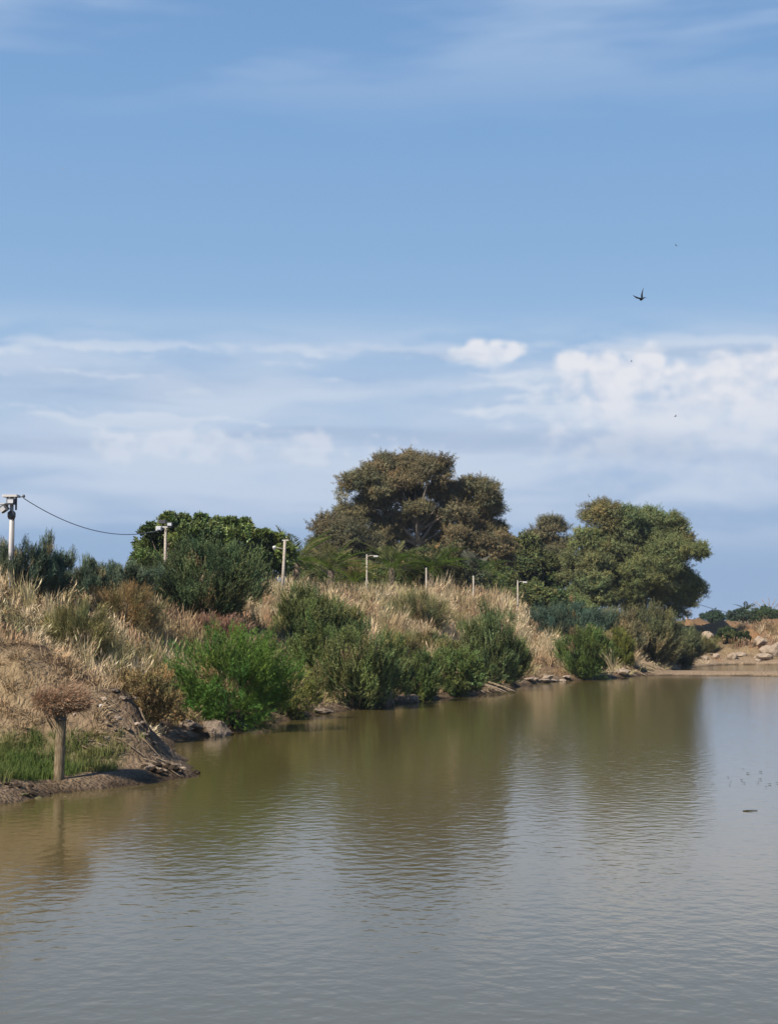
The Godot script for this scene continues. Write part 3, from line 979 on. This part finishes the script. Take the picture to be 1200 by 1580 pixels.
func light_pole(label: String, x: float, d: float, top: float, arm: float, thick := 0.075):
	var gy := height(x, d)
	var h := top - gy
	var root := thing("light_pole", label, "light pole", Vector3(x, gy, -d), 0.0, "light poles along the crest of the bank")
	part("pole", lathe([[thick * 0.85, -0.4], [thick * 0.8, h * 0.3], [thick * 0.6, h]], 10), M.pole, root)
	part("cap", lathe([[thick * 0.7, h - 0.02], [thick * 0.7, h + 0.03], [thick * 0.3, h + 0.05]], 10), M.white, root)
	if arm != 0.0:
		part("arm", tube([Vector3(0, h - 0.08, 0), Vector3(arm * 0.5, h - 0.02, 0.03), Vector3(arm, h - 0.03, 0.05)], [0.035, 0.03, 0.03], 6), M.pole, root)
		var head := part("lamp_head", box(Vector3(0.3, 0.1, 0.18), 0.03), M.white, root, Vector3(arm * 1.15, h - 0.06, 0.05))
		part("lens", box(Vector3(0.2, 0.02, 0.12)), M.glass, head, Vector3(0, -0.062, 0))


func build_poles():
	# the tall one at the left, with its floodlights
	var gy := height(-12.2, 46)
	var root := thing("tall_pole", "tall white pole with two dark floodlights and a white top plate, far left", "light pole", Vector3(-12.2, gy, -46))
	var h := 7.33 - gy
	part("pole", lathe([[0.075, -0.4], [0.07, h * 0.5], [0.06, h - 0.05]], 12), M.white, root)
	part("conduit", tube([Vector3(0.085, 0, 0.02), Vector3(0.075, h - 0.6, 0.02)], [0.03, 0.03], 6), M.dark_metal, root)
	part("top_plate", box(Vector3(0.5, 0.07, 0.4), 0.03), M.white, root, Vector3(-0.02, h - 0.01, 0))
	part("bracket", box(Vector3(0.05, 0.42, 0.06)), M.dark_metal, root, Vector3(0.16, h - 0.26, 0.08))
	part("bracket", box(Vector3(0.05, 0.42, 0.06)), M.dark_metal, root, Vector3(-0.12, h - 0.26, 0.08))
	part("clamp", lathe([[0.1, h - 0.75], [0.13, h - 0.68], [0.13, h - 0.55], [0.09, h - 0.5]], 10), M.dark_metal, root)
	var f1 := part("floodlight", box(Vector3(0.26, 0.2, 0.16), 0.03), M.dark_metal, root, Vector3(0.02, h - 0.2, 0.18))
	part("lens", box(Vector3(0.18, 0.12, 0.02)), M.glass, f1, Vector3(0, 0, 0.092))
	var f2 := part("floodlight", box(Vector3(0.28, 0.22, 0.18), 0.04), M.dark_metal, root, Vector3(-0.2, h - 0.42, 0.16))
	f2.rotation = Vector3(0.3, -0.4, 0.5)
	part("lens", box(Vector3(0.2, 0.14, 0.02)), M.glass, f2, Vector3(0, 0, 0.102))
	part("shade", box(Vector3(0.34, 0.03, 0.24)), M.white, root, Vector3(-0.32, h - 0.28, 0.12))
	part("arm", tube([Vector3(0.1, h - 0.04, 0), Vector3(0.42, h - 0.03, 0)], [0.02, 0.015], 5), M.dark_metal, root)
	part("insulator", lathe([[0.03, h - 0.06], [0.05, h - 0.02], [0.03, h + 0.04]], 8), M.dark_metal, root).position = Vector3(0.38, 0, 0)
	# second pole with its clustered head
	var g2 := height(-9.1, 58)
	var p2 := thing("light_pole", "pale light pole with clustered lamps in front of the leftmost broadleaf crown", "light pole", Vector3(-9.1, g2, -58), 0.0, "light poles along the crest of the bank")
	var h2 := 7.2 - g2
	part("pole", lathe([[0.065, -0.4], [0.06, h2 * 0.4], [0.05, h2]], 10), M.pole, p2)
	part("crossbar", box(Vector3(0.5, 0.06, 0.06)), M.white, p2, Vector3(-0.02, h2 - 0.02, 0.03))
	for s in [-1.0, 1.0]:
		var f := part("floodlight", box(Vector3(0.24, 0.18, 0.14), 0.03), M.dark_metal if s > 0.0 else M.white, p2, Vector3(0.22 * s - 0.03, h2 + 0.08 * s, 0.12))
		part("lens", box(Vector3(0.16, 0.11, 0.02)), M.glass, f, Vector3(0, 0, 0.082))
	part("lamp_head", box(Vector3(0.3, 0.14, 0.2), 0.03), M.dark_metal, p2, Vector3(-0.12, h2 + 0.2, 0))
	var p3 := height(-5.3, 73)
	var third := thing("light_pole", "cream light pole between broadleaf trees and palms, white lamp on its left", "light pole", Vector3(-5.3, p3 - 0.2, -71), 0.0, "light poles along the crest of the bank")
	var h3 := 7.45 - p3 + 0.2
	var shaft := part("pole", lathe([[0.085, -0.4], [0.08, h3 * 0.4], [0.065, h3]], 10), M.pole, third)
	shaft.rotation.z = -0.04
	part("cap_bar", box(Vector3(0.32, 0.05, 0.07)), M.white, third, Vector3(0.14, h3 + 0.01, 0))
	part("bracket", tube([Vector3(0.07, h3 - 0.42, 0.02), Vector3(-0.32, h3 - 0.36, 0.06)], [0.025, 0.02], 5), M.pole, third)
	var lamp := part("lamp_head", lathe([[0.03, -0.08], [0.09, -0.05], [0.1, 0.05], [0.04, 0.09]], 10), M.white, third, Vector3(-0.4, h3 - 0.36, 0.06))
	part("lens", lathe([[0.06, -0.1], [0.07, -0.085]], 10), M.glass, lamp)
	light_pole("light pole with short arm in front of young golden palm", -1.4, 90, 7.7, 0.5)
	light_pole("plain thin light pole before the round olive shrub", 2.4, 92, 6.95, 0.0, 0.075)
	light_pole("plain light pole at the foot of the grey-green palm", 5.7, 96.5, 6.6, 0.0, 0.08)
	light_pole("light pole with arm to the right in the dark gap between the gum trees", 9.0, 100, 6.4, 0.45, 0.075)
	light_pole("white light pole beyond the right edge of the right gum tree", 31.6, 152, 5.0, 0.3, 0.12)
	# the sagging cable
	var pts := []
	var rad := []
	var from := Vector3(-11.82, 7.25, -46)
	var to := Vector3(-9.12, 7.12, -58)
	for i in 25:
		var t := i / 24.0
		var p := from.lerp(to, t)
		p.y -= 0.62 * 4.0 * t * (1.0 - t)
		pts.append(p)
		rad.append(0.015)
	single("overhead_cable", tube(pts, rad, 6), M.cable, "dark cable sagging from the tall pole to the next pole", "cable", Vector3.ZERO)
	pts = []
	rad = []
	for i in 25:
		var t := i / 24.0
		var p := Vector3(31.6, 5.0, -152).lerp(Vector3(60.5, 5.6, -225), t)
		p.y += 1.2 - 1.2 * t - 0.8 * 4.0 * t * (1.0 - t)
		pts.append(p)
		rad.append(0.03)
	single("thin_wire", tube(pts, rad, 5), M.cable, "faint thin wire crossing the sky beyond the right gum tree", "wire", Vector3.ZERO)


# ------------------------------------------------------------------ the post with its heap of brush
func build_post():
	var x := -6.24
	var d := 27.3
	var gy := height(x, d)
	var root := thing("wooden_post", "weathered wooden post standing in the green grass near the water", "post", Vector3(x, gy, -d))
	var shaft := part("post", lathe([[0.105, -0.5], [0.1, 0.1], [0.096, 0.7], [0.098, 1.24], [0.08, 1.27]], 14), M.wood, root)
	shaft.rotation.z = -0.025
	part("iron_band", lathe([[0.104, 1.1], [0.107, 1.12], [0.107, 1.15], [0.104, 1.17]], 14), M.dark_metal, root).rotation.z = -0.025
	# the clump of brush that lies on it
	var c := thing("brush_clump", "rounded clump of dry brown brush resting on top of the wooden post", "dry brush", Vector3(x + 0.05, gy + 1.25, -d))
	var st := SurfaceTool.new()
	st.begin(Mesh.PRIMITIVE_TRIANGLES)
	var rings := []
	for j in 13:
		var v := j / 12.0
		var ring := []
		for i in 26:
			var a := TAU * i / 26.0
			var y := lerpf(0.0, 0.42, v)
			var q := pow(maxf(sin(PI * clampf(v * 0.86 + 0.1, 0.0, 1.0)), 0.0), 0.6)
			var rr := 0.34 * q * (1.0 + fine_noise.get_noise_3d(cos(a) * 6.0, v * 9.0, sin(a) * 6.0) * 0.45)
			ring.append(Vector3(cos(a) * rr, y + 0.06 * sin(a * 2.0 + 1.0) * q, sin(a) * rr * 0.8))
		rings.append(ring)
	for j in 12:
		for i in 26:
			quad(st, rings[j][(i + 1) % 26], rings[j][i], rings[j + 1][i], rings[j + 1][(i + 1) % 26])
	for i in 26:
		tri(st, Vector3(0, -0.02, 0), rings[0][i], rings[0][(i + 1) % 26])
		tri(st, Vector3(0, 0.44, 0), rings[12][(i + 1) % 26], rings[12][i])
	st.generate_normals()
	part("core", st.commit(), M.brush, c)
	var r := RandomNumberGenerator.new()
	r.seed = 8
	var where := []
	var tints := []
	for i in 2100:
		var u := rdir(r)
		var at := Vector3(u.x * 0.54 - 0.03, 0.24 + u.y * 0.23 + 0.05 * sin(u.x * 5.0), u.z * 0.4) * r.randf_range(0.6, 1.02)
		var dir := Vector3(0.75, 0.4, 0.2) + u * 0.8 + rdir(r) * 0.6
		where.append(oriented(dir, at - dir.normalized() * 0.16, r.randf_range(0.4, 0.7), r))
		tints.append(vary(lin(0.3, 0.205, 0.135), r, 0.28))
	scatter("twigs", sprigs.twig, M.straw, where, tints, c)
	for i in 7:
		var a := r.randf_range(2.2, 4.2)
		var p := Vector3(cos(a) * 0.34, 0.04, sin(a) * 0.28)
		part("hanging_twig", tube([p, p + Vector3(cos(a) * 0.03 + 0.06, -0.14, 0.03), p + Vector3(0.16, -0.3 - r.randf() * 0.12, 0.05)], [0.012, 0.01, 0.006], 4), M.stem, c)


# ------------------------------------------------------------------ stones, clods, driftwood
func rock_mesh(seed_: int, flat := 0.65, rough := 0.5) -> ArrayMesh:
	var n := FastNoiseLite.new()
	n.seed = seed_
	n.frequency = 0.9
	n.noise_type = FastNoiseLite.TYPE_CELLULAR
	n.cellular_return_type = FastNoiseLite.RETURN_DISTANCE2_SUB
	var n2 := FastNoiseLite.new()
	n2.seed = seed_ + 7
	n2.frequency = 0.7
	var st := SurfaceTool.new()
	st.begin(Mesh.PRIMITIVE_TRIANGLES)
	st.set_smooth_group(-1)
	var rows := 7
	var cols := 11
	var g := []
	for j in rows + 1:
		var row := []
		for i in cols:
			var th := PI * j / rows
			var ph := TAU * (i + 0.5 * (j % 2)) / cols
			var u := Vector3(sin(th) * cos(ph), cos(th), sin(th) * sin(ph))
			var k := 1.0 + rough * (n2.get_noise_3dv(u * 1.3) * 0.9 + n.get_noise_3dv(u) * 0.35 - 0.1)
			u = u * k
			u.y = clampf(u.y, -0.8, 0.85) * flat
			row.append(u)
		g.append(row)
	for j in rows:
		for i in cols:
			var i2 := (i + 1) % cols
			if j % 2 == 0:
				tri(st, g[j][i], g[j + 1][i], g[j][i2])
				tri(st, g[j][i2], g[j + 1][i], g[j + 1][i2])
			else:
				tri(st, g[j][i], g[j + 1][i], g[j + 1][i2])
				tri(st, g[j][i], g[j + 1][i2], g[j][i2])
	st.generate_normals()
	return flip_if_inside(st.commit())


func flip_if_inside(m: ArrayMesh) -> ArrayMesh:
	var a := m.surface_get_arrays(0)
	var v: PackedVector3Array = a[Mesh.ARRAY_VERTEX]
	var n: PackedVector3Array = a[Mesh.ARRAY_NORMAL]
	var s := 0.0
	for i in v.size():
		s += v[i].dot(n[i])
	if s >= 0.0:
		return m
	var st := SurfaceTool.new()
	st.begin(Mesh.PRIMITIVE_TRIANGLES)
	st.set_smooth_group(-1)
	var idx = a[Mesh.ARRAY_INDEX]
	var count: int = idx.size() if idx != null else v.size()
	for i in range(0, count, 3):
		var p: Vector3 = v[idx[i]] if idx != null else v[i]
		var q: Vector3 = v[idx[i + 1]] if idx != null else v[i + 1]
		var w: Vector3 = v[idx[i + 2]] if idx != null else v[i + 2]
		tri(st, p, w, q)
	st.generate_normals()
	return st.commit()


var rock_shapes := []


func stone(called: String, label: String, x: float, d: float, size: Vector3, m: Material, group := "", lift := 0.25) -> MeshInstance3D:
	if rock_shapes.is_empty():
		for k in 7:
			rock_shapes.append(rock_mesh(40 + k, 0.6 + 0.06 * k))
	var o := single(called, rock_shapes[rng.randi() % 7], m, label, "stone", Vector3(x, maxf(height(x, d), -0.05) + size.y * lift, -d), group)
	o.basis = Basis(Vector3.UP, rng.randf() * TAU) * Basis(Vector3.RIGHT, rng.randf_range(-0.3, 0.3)) * Basis.from_scale(size)
	return o


func stick(called: String, label: String, category: String, a: Vector3, b: Vector3, rad: float, group := "", m: Material = null):
	var mid := a.lerp(b, 0.5) + Vector3(rng.randf_range(-0.08, 0.08), rng.randf_range(-0.02, 0.08), rng.randf_range(-0.08, 0.08)) * a.distance_to(b)
	single(called, tube(bez(Vector3.ZERO, mid - a, b - a, 5), taper(rad, rad * 0.45, 5), 6), M.dead_wood if m == null else m, label, category, a, group)


func build_stones():
	# rubble on the flank and the tip of the spit
	var put := 0
	while put < 64:
		var x := rng.randf_range(-6.7, -3.95)
		var d := rng.randf_range(28.9, 31.3)
		var hh := height(x, d)
		if hh < 0.12 or hh > 1.7 or rng.randf() > smoothstep(-6.8, -5.6, x) or (hh < 0.6 and x < -5.0):
			continue
		put += 1
		var k := rng.randf_range(0.03, 0.085)
		stone("rubble_stone", "small rubble stone on the sloping flank of the near mound", x, d, Vector3(k * 1.5, k, k), M.rock if put % 3 else M.pale_rock, "rubble on the near mound")
	for i in 16:
		var t := rng.randf()
		stone("mud_clod", "dark lump of mud lying at the tip of the spit", lerpf(-4.9, -4.05, t) + rng.randf_range(-0.1, 0.1), lerpf(28.9, 29.9, t) + rng.randf_range(-0.2, 0.4), Vector3(1.3, 0.8, 1) * rng.randf_range(0.05, 0.12), M.mud, "mud lumps at the tip of the spit")
	for i in 24:
		var t := rng.randf()
		stone("mud_clod", "dark clod on the muddy water edge below the green grass", lerpf(-7.6, -5.7, t), lerpf(24.6, 26.9, t) + rng.randf_range(0.0, 0.5) - (0.2 if t > 0.5 else 0.0), Vector3(1.4, 0.7, 1) * rng.randf_range(0.04, 0.1), M.mud, "clods along the near water edge")
	for i in 5:
		stone("mossy_stone", "greenish flat stone at the foot of the wooden post", -6.5 + i * 0.22, 25.7 + i * 0.13, Vector3(0.14, 0.06, 0.1), rock_moss(), "greenish stones below the post")
	stone("white_stone", "small white stone at top of the rubble beside the brush clump", -6.05, 30.3, Vector3(0.09, 0.07, 0.07), M.pale_stone)
	stone("white_stone", "bright white pebble on the crown of the spit, higher of two", -5.75, 30.9, Vector3(0.06, 0.06, 0.06), M.pale_stone)
	stone("white_stone", "white pebble by the water at the left edge", -7.1, 25.5, Vector3(0.05, 0.05, 0.05), M.pale_stone)
	put = 0
	while put < 48:
		var x := rng.randf_range(-6.6, -4.3)
		var d := rng.randf_range(28.9, 31.0)
		var hh := height(x, d)
		if hh < 0.15 or hh > 1.8 or (hh < 0.55 and x < -5.1):
			continue
		put += 1
		var l := rng.randf_range(0.2, 0.65)
		var a := on_ground(x, d, -0.07)
		var b := on_ground(x + l * rng.randf_range(0.4, 1.0), d - l * rng.randf_range(-0.2, 0.6), -0.05)
		b.y = maxf(b.y, 0.03)
		stick("dead_branch", "weathered dead branch lying down the flank of the near mound", "branch", a, b, rng.randf_range(0.009, 0.02), "dead branches on the near mound", M.dead_wood if put % 3 else M.stem)
	# larger named stones along the water, left to right
	stone("boulder", "pale wedge-shaped boulder under the bright green shrub", -4.95, 41.15, Vector3(0.62, 0.42, 0.5), M.rock)
	stone("boulder", "low flat rock left of the wedge-shaped boulder, half in water", -5.6, 40.6, Vector3(0.5, 0.2, 0.4), M.rock)
	stone("boulder", "flat pale slab at the water right of the yellow-green bush", -2.45, 51.6, Vector3(0.5, 0.22, 0.4), M.rock)
	stone("boulder", "upright grey boulder among the dark shrubs in the middle of the bank", -0.15, 56.9, Vector3(0.42, 0.75, 0.4), M.rock)
	stone("boulder", "low grey rock right of the upright boulder", 0.95, 59.9, Vector3(0.6, 0.3, 0.4), M.rock)
	for i in 9:
		var x := 3.2 + i * 0.22 + rng.randf_range(-0.1, 0.1)
		var d := 65.9 + i * 0.42
		var a := on_ground(x, d + 0.6, -0.25)
		var b := Vector3(x + rng.randf_range(0.5, 1.3), 0.05, -(d + rng.randf_range(-0.3, 0.1)))
		stick("driftwood", "grey driftwood limb in the tangle below the tall green shrub", "driftwood", a, b, rng.randf_range(0.03, 0.07), "driftwood below the tall green shrub")
	for i in 7:
		stone("pale_rock", "pale flat rock on the bare lip of bank below the straw grass", 7.9 + i * 0.42 + rng.randf_range(-0.15, 0.15), 80.3 + i * 0.72, Vector3(0.5, 0.16, 0.35) * rng.randf_range(0.7, 1.2), M.pale_rock, "pale rocks on the lip of the bank")
	stone("boulder", "large sunlit pale rock left of the fallen logs on the point", 14.9, 91.6, Vector3(0.9, 0.4, 0.6), M.pale_rock)
	for i in 8:
		var x := 15.8 + i * 0.4
		var d := 93.6 + i * 1.0
		stick("fallen_log", "weathered log leaning down to the water on the point", "log", on_ground(x - 0.6, d + 2.0, -0.35), Vector3(x + rng.randf_range(0.5, 1.2), 0.06, -d + 0.5), rng.randf_range(0.06, 0.12), "logs on the point", M.dead_wood if i % 2 == 0 else M.stem)
	for i in 5:
		stick("dead_branch", "pale dead stalk standing in the weeds halfway up the bank", "branch", on_ground(-0.2 + i * 0.75, 74.0 + rng.randf(), 0.1), on_ground(0.2 + i * 0.75, 74.0, -rng.randf_range(0.7, 1.3)), 0.035, "pale stalks on the slope")


func rock_moss() -> Material:
	if not M.has("moss"):
		M.moss = rock_mat(lin(0.2, 0.19, 0.1), 35)
	return M.moss


func build_far_bank():
	var spots := [[29.0, 127.2, 0.5], [30.4, 127.0, 0.6], [31.5, 128.4, 0.7], [33.2, 127.0, 1.0], [34.2, 128.2, 1.2], [35.0, 126.6, 0.8], [35.6, 130.0, 1.1], [36.5, 128.8, 0.8], [33.8, 130.6, 0.9], [29.6, 133.0, 0.9], [28.4, 134.5, 0.8], [27.5, 136.0, 0.6], [37.2, 127.4, 0.7], [38.4, 130.2, 0.8], [32.4, 126.0, 0.45], [27.8, 126.4, 0.45]]
	for p in spots:
		stone("white_rock", "whitish rock in the scattered heap on the far bank", p[0], p[1], Vector3(1.0, 0.75, 0.8) * p[2] * 1.05, M.pale_rock, "whitish rocks on the far bank", 0.3)
	stick("stake", "dark stake standing in the shallows before the far beach", "stake", Vector3(25.3, -0.3, -97), Vector3(25.35, 0.75, -97), 0.06, "", M.stem)


# ------------------------------------------------------------------ birds
func bird(label: String, at: Vector3, span: float, heading: float, roll: float, raise_l: float, raise_r: float, m: Material):
	var root := thing("bird", label, "bird", at)
	root.basis = Basis(Vector3.UP, heading) * Basis(Vector3.BACK, roll)
	var k := span
	# body along -z
	part("body", tube([Vector3(0, 0, -0.3) * k, Vector3(0, 0.01, -0.24) * k, Vector3(0, 0.0, -0.12) * k, Vector3(0, 0, 0.08) * k, Vector3(0, 0, 0.24) * k], [0.012 * k, 0.045 * k, 0.07 * k, 0.055 * k, 0.012 * k], 8), m, root)
	var tail := SurfaceTool.new()
	tail.begin(Mesh.PRIMITIVE_TRIANGLES)
	slab(tail, [Vector3(-0.02, 0, 0.18) * k, Vector3(-0.08, 0, 0.42) * k, Vector3(0, 0, 0.36) * k, Vector3(0.08, 0, 0.42) * k, Vector3(0.02, 0, 0.18) * k], 0.008 * k)
	tail.generate_normals()
	part("tail", tail.commit(), m, root)
	for s in [-1.0, 1.0]:
		var st := SurfaceTool.new()
		st.begin(Mesh.PRIMITIVE_TRIANGLES)
		var up := Vector3(s * cos(raise_l if s < 0.0 else raise_r), sin(raise_l if s < 0.0 else raise_r), 0)
		slab(st, [up * 0.03 * k + Vector3(0, 0, -0.12 * k), up * 0.28 * k + Vector3(0, 0, -0.17 * k), up * 0.62 * k + Vector3(0, 0, 0.08 * k), up * 0.3 * k + Vector3(0, 0, 0.04 * k), up * 0.03 * k + Vector3(0, 0, 0.1 * k)], 0.01 * k)
		st.generate_normals()
		part("wing", st.commit(), m, root)


func slab(st: SurfaceTool, outline: Array, thick: float):
	var n: Vector3 = (outline[1] - outline[0]).cross(outline[2] - outline[0]).normalized() * thick
	var c := Vector3.ZERO
	for p in outline:
		c += p
	c /= outline.size()
	for i in outline.size():
		var a: Vector3 = outline[i]
		var b: Vector3 = outline[(i + 1) % outline.size()]
		tri(st, c + n, b + n, a + n)
		tri(st, c - n, a - n, b - n)
		quad(st, a - n, a + n, b + n, b - n)


func build_birds():
	bird("dark swallow with raised wings, largest bird in the sky", Vector3(7.2, 12.4, -40), 0.5, 0.25, -0.12, 0.15, 1.6, M.bird)
	bird("faint small bird highest in the sky, above the swallow", Vector3(16.4, 24.9, -80), 0.25, 2.2, 0.8, 0.5, 0.4, M.bird)
	bird("tiny dark bird in front of the white cloud top", Vector3(17.2, 22.0, -100), 0.22, 1.2, 0.2, 0.7, 0.7, M.bird)
	bird("small dark bird gliding below the white cloud", Vector3(16.2, 15.05, -80), 0.26, 0.9, 0.5, 0.2, 0.4, M.bird)
	bird("distant white bird alone in the upper left of the sky", Vector3(-18.7, 29.4, -80), 0.2, 0.3, 0.0, 0.4, 0.4, M.bird_pale)


# ------------------------------------------------------------------ on the water
func build_floating():
	var r := RandomNumberGenerator.new()
	r.seed = 31
	var st := SurfaceTool.new()
	st.begin(Mesh.PRIMITIVE_TRIANGLES)
	st.set_smooth_group(-1)
	for k in 5:
		var a := k * 1.3
		leaf(st, Vector3(cos(a), 0.1, sin(a)) * 0.25, Vector3(cos(a), 0.25, sin(a)).normalized(), Vector3(-sin(a), 0.2, cos(a)).normalized(), 0.9, 0.6, 0.2)
	st.generate_normals()
	var lm := st.commit()
	var spots := [[7.6, 27.9], [6.6, 28.0], [6.95, 28.3], [7.25, 28.4], [7.45, 29.0], [6.9, 29.4], [7.95, 28.8], [8.0, 28.2], [7.2, 27.6], [7.5, 30.2], [7.85, 30.5], [8.3, 29.8], [7.65, 31.2], [6.3, 28.2], [7.75, 28.55], [8.2, 28.5], [7.05, 28.9], [7.4, 28.1], [6.9, 30.9], [5.9, 27.9], [7.98, 29.2], [8.1, 27.9], [7.6, 28.3], [6.75, 28.55]]
	for i in spots.size():
		var o := single("floating_leaves", lm, M.floating, "small dark clump of leaves floating in the scattered patch at right", "floating leaves", Vector3(spots[i][0], 0.01, -spots[i][1]), "clumps floating on the water")
		o.basis = Basis(Vector3.UP, r.randf() * TAU).scaled(Vector3.ONE * r.randf_range(0.02, 0.045))
	stick("floating_stick", "dark stick floating alone below the scattered leaves", "stick", Vector3(5.87, 0.005, -24.0), Vector3(6.12, 0.008, -24.05), 0.012, "", M.floating)


# ------------------------------------------------------------------ sky
func s(r: float, g: float, b: float) -> Color:
	return Color(r / 255.0, g / 255.0, b / 255.0).srgb_to_linear()


var sky_stops := []
var puffs := []
var veil := FastNoiseLite.new()
var billow := FastNoiseLite.new()


func sky_image() -> Image:
	veil.seed = 3
	veil.frequency = 1.0
	veil.fractal_octaves = 5
	billow.seed = 9
	billow.frequency = 1.0
	billow.fractal_octaves = 5
	sky_stops = [[0.0, s(146, 172, 206)], [3.0, s(148, 175, 209)], [6.0, s(166, 189, 219)], [8.5, s(174, 196, 223)], [10.5, s(165, 191, 222)], [12.0, s(150, 184, 221)], [15.0, s(139, 176, 216)], [20.0, s(127, 167, 212)], [25.0, s(117, 157, 205)], [45.0, s(86, 128, 188)], [90.0, s(64, 102, 164)]]
	# cumulus heads: azimuth, elevation, half width, half height in degrees
	puffs = [[3.9, 11.15, 1.6, 0.45, 1], [7.4, 10.7, 0.9, 0.5], [8.6, 10.6, 0.9, 0.6], [10.4, 10.75, 1.05, 0.7], [9.5, 10.2, 1.5, 0.7], [11.8, 10.0, 1.5, 0.8], [13.2, 10.4, 1.2, 0.8], [14.6, 10.3, 1.4, 0.95], [16.0, 10.5, 1.5, 0.9], [18.0, 10.0, 1.7, 0.9], [20.5, 9.6, 1.9, 0.8], [12.5, 9.3, 3.0, 1.0], [17.0, 9.0, 4.0, 1.2], [13.0, 8.6, 8.0, 1.5], [-6.0, 7.3, 6.0, 0.8, 1]]
	var r := RandomNumberGenerator.new()
	r.seed = 14
	for k in 26:
		var az := r.randf_range(24.0, 336.0)
		if az > 180.0:
			az -= 360.0
		var el := r.randf_range(8.8, 11.0)
		for j in 5:
			puffs.append([az + r.randf_range(-3.5, 3.5), el + r.randf_range(-0.6, 0.5), r.randf_range(0.8, 2.2), r.randf_range(0.4, 0.9)])
	var img := Image.create_empty(1024, 512, false, Image.FORMAT_RGBF)
	for y in 512:
		var el := 90.0 - 180.0 * (y + 0.5) / 512.0
		for x in 1024:
			img.set_pixel(x, y, sky_color(azimuth(x, 1024.0), el))
	img.resize(4096, 2048, Image.INTERPOLATE_CUBIC)
	# the part of it that the view shows, again at full fineness
	var half := int(24.0 / 360.0 * 4096.0)
	for y in range(int(60.0 / 180.0 * 2048.0), int(91.0 / 180.0 * 2048.0)):
		for k in range(-half, half):
			var x := posmod(k, 4096)
			img.set_pixel(x, y, sky_color(azimuth(x, 4096.0), 90.0 - 180.0 * (y + 0.5) / 2048.0))
	return img


func azimuth(x: int, width: float) -> float:
	var az := 360.0 * (x + 0.5) / width
	return az if az < 180.0 else az - 360.0


func sky_color(az: float, el: float) -> Color:
	if el < 0.0:
		el = -0.001
	var c: Color = sky_stops[0][1]
	for i in sky_stops.size() - 1:
		if el >= sky_stops[i][0]:
			var t: float = clampf((el - sky_stops[i][0]) / (sky_stops[i + 1][0] - sky_stops[i][0]), 0.0, 1.0)
			c = sky_stops[i][1].lerp(sky_stops[i + 1][1], t)
	# seam-free noise: sample on a cylinder
	var a := deg_to_rad(az)
	var cx := sin(a) * 57.3
	var cz := cos(a) * 57.3
	if el < 32.0 and el > -1.0:
		# soft stratus veil
		var warp := veil.get_noise_3d(cx * 0.06, el * 0.1 + 40.0, cz * 0.06) * 1.5
		var n := veil.get_noise_3d(cx * 0.055, (el + warp) * 0.42, cz * 0.055)
		var band := smoothstep(2.0, 6.0, el) * smoothstep(13.5, 10.0, el)
		c = c.lerp(s(206, 217, 233), clampf(smoothstep(-0.45, 0.35, n) * band * 0.68, 0.0, 1.0))
		var n_low := veil.get_noise_3d(cx * 0.04 + 20.0, el * 0.5 + 9.0, cz * 0.04)
		c = c.lerp(s(148, 171, 205), clampf(smoothstep(0.0, 0.45, n_low) * smoothstep(0.5, 3.0, el) * smoothstep(12.0, 8.0, el) * 0.4, 0.0, 1.0))
		# high thin streaks
		var n_high := veil.get_noise_3d(cx * 0.05 - 7.0, (el - cx * 0.03) * 0.35 + 70.0, cz * 0.05)
		c = c.lerp(s(168, 192, 224), clampf(smoothstep(-0.15, 0.45, n_high) * smoothstep(19.0, 23.5, el) * smoothstep(34.0, 26.0, el) * 0.65, 0.0, 1.0))
	if el > 2.5 and el < 13.5:
		var w1 := billow.get_noise_3d(cx * 0.35, el * 0.55, cz * 0.35)
		var w2 := billow.get_noise_3d(cx * 0.9 + 31.0, el * 1.3, cz * 0.9)
		var best := -9.0
		var tall := 0.0
		for p in puffs:
			var dx: float = (az - p[0]) / p[2]
			if absf(dx) > 2.2:
				continue
			var dy: float = (el - p[1]) / p[3]
			var q := 1.0 - sqrt(dx * dx + dy * dy)
			if dy < 0.0 and p.size() < 5:
				# below the heads the cloud runs on down as a paling body
				q = maxf(q, 1.0 - sqrt(dx * dx + dy * dy * 0.06))
			q += w1 * 0.6 + w2 * 0.3 if p.size() < 5 else w1 * 0.9 + w2 * 0.6
			if q > best:
				best = q
				tall = dy
		var dens := smoothstep(-0.05, 0.55, best)
		if dens > 0.0:
			var lit := smoothstep(-5.5, -0.2, tall) * (0.86 + 0.7 * w2 + 0.5 * w1)
			var body := s(182, 200, 225).lerp(s(231, 232, 238), clampf(lit, 0.0, 1.0))
			dens *= smoothstep(3.0, 8.0, el) * (0.35 + 0.6 * smoothstep(7.0, 10.0, el))
			c = c.lerp(body, clampf(dens, 0.0, 0.96))
		# torn lit wisps
		var n_wisp := veil.get_noise_3d(cx * 0.085 - 11.0, (el + cx * 0.04 + w1 * 0.35) * 0.95 + 33.0, cz * 0.085) + w2 * 0.12
		c = c.lerp(s(216, 224, 236), clampf(smoothstep(0.08, 0.42, n_wisp) * smoothstep(7.0, 9.0, el) * smoothstep(12.2, 10.6, el) * 0.7, 0.0, 1.0))
		# grey-blue streaks that cross in front of the white heads
		var g := veil.get_noise_3d(cx * 0.07 + 3.0, (el + cx * 0.09) * 1.1 + 15.0, cz * 0.07)
		c = c.lerp(s(160, 182, 212), clampf(smoothstep(0.16, 0.46, g) * smoothstep(8.5, 9.6, el) * smoothstep(11.6, 10.4, el) * 0.55, 0.0, 1.0))
	return c
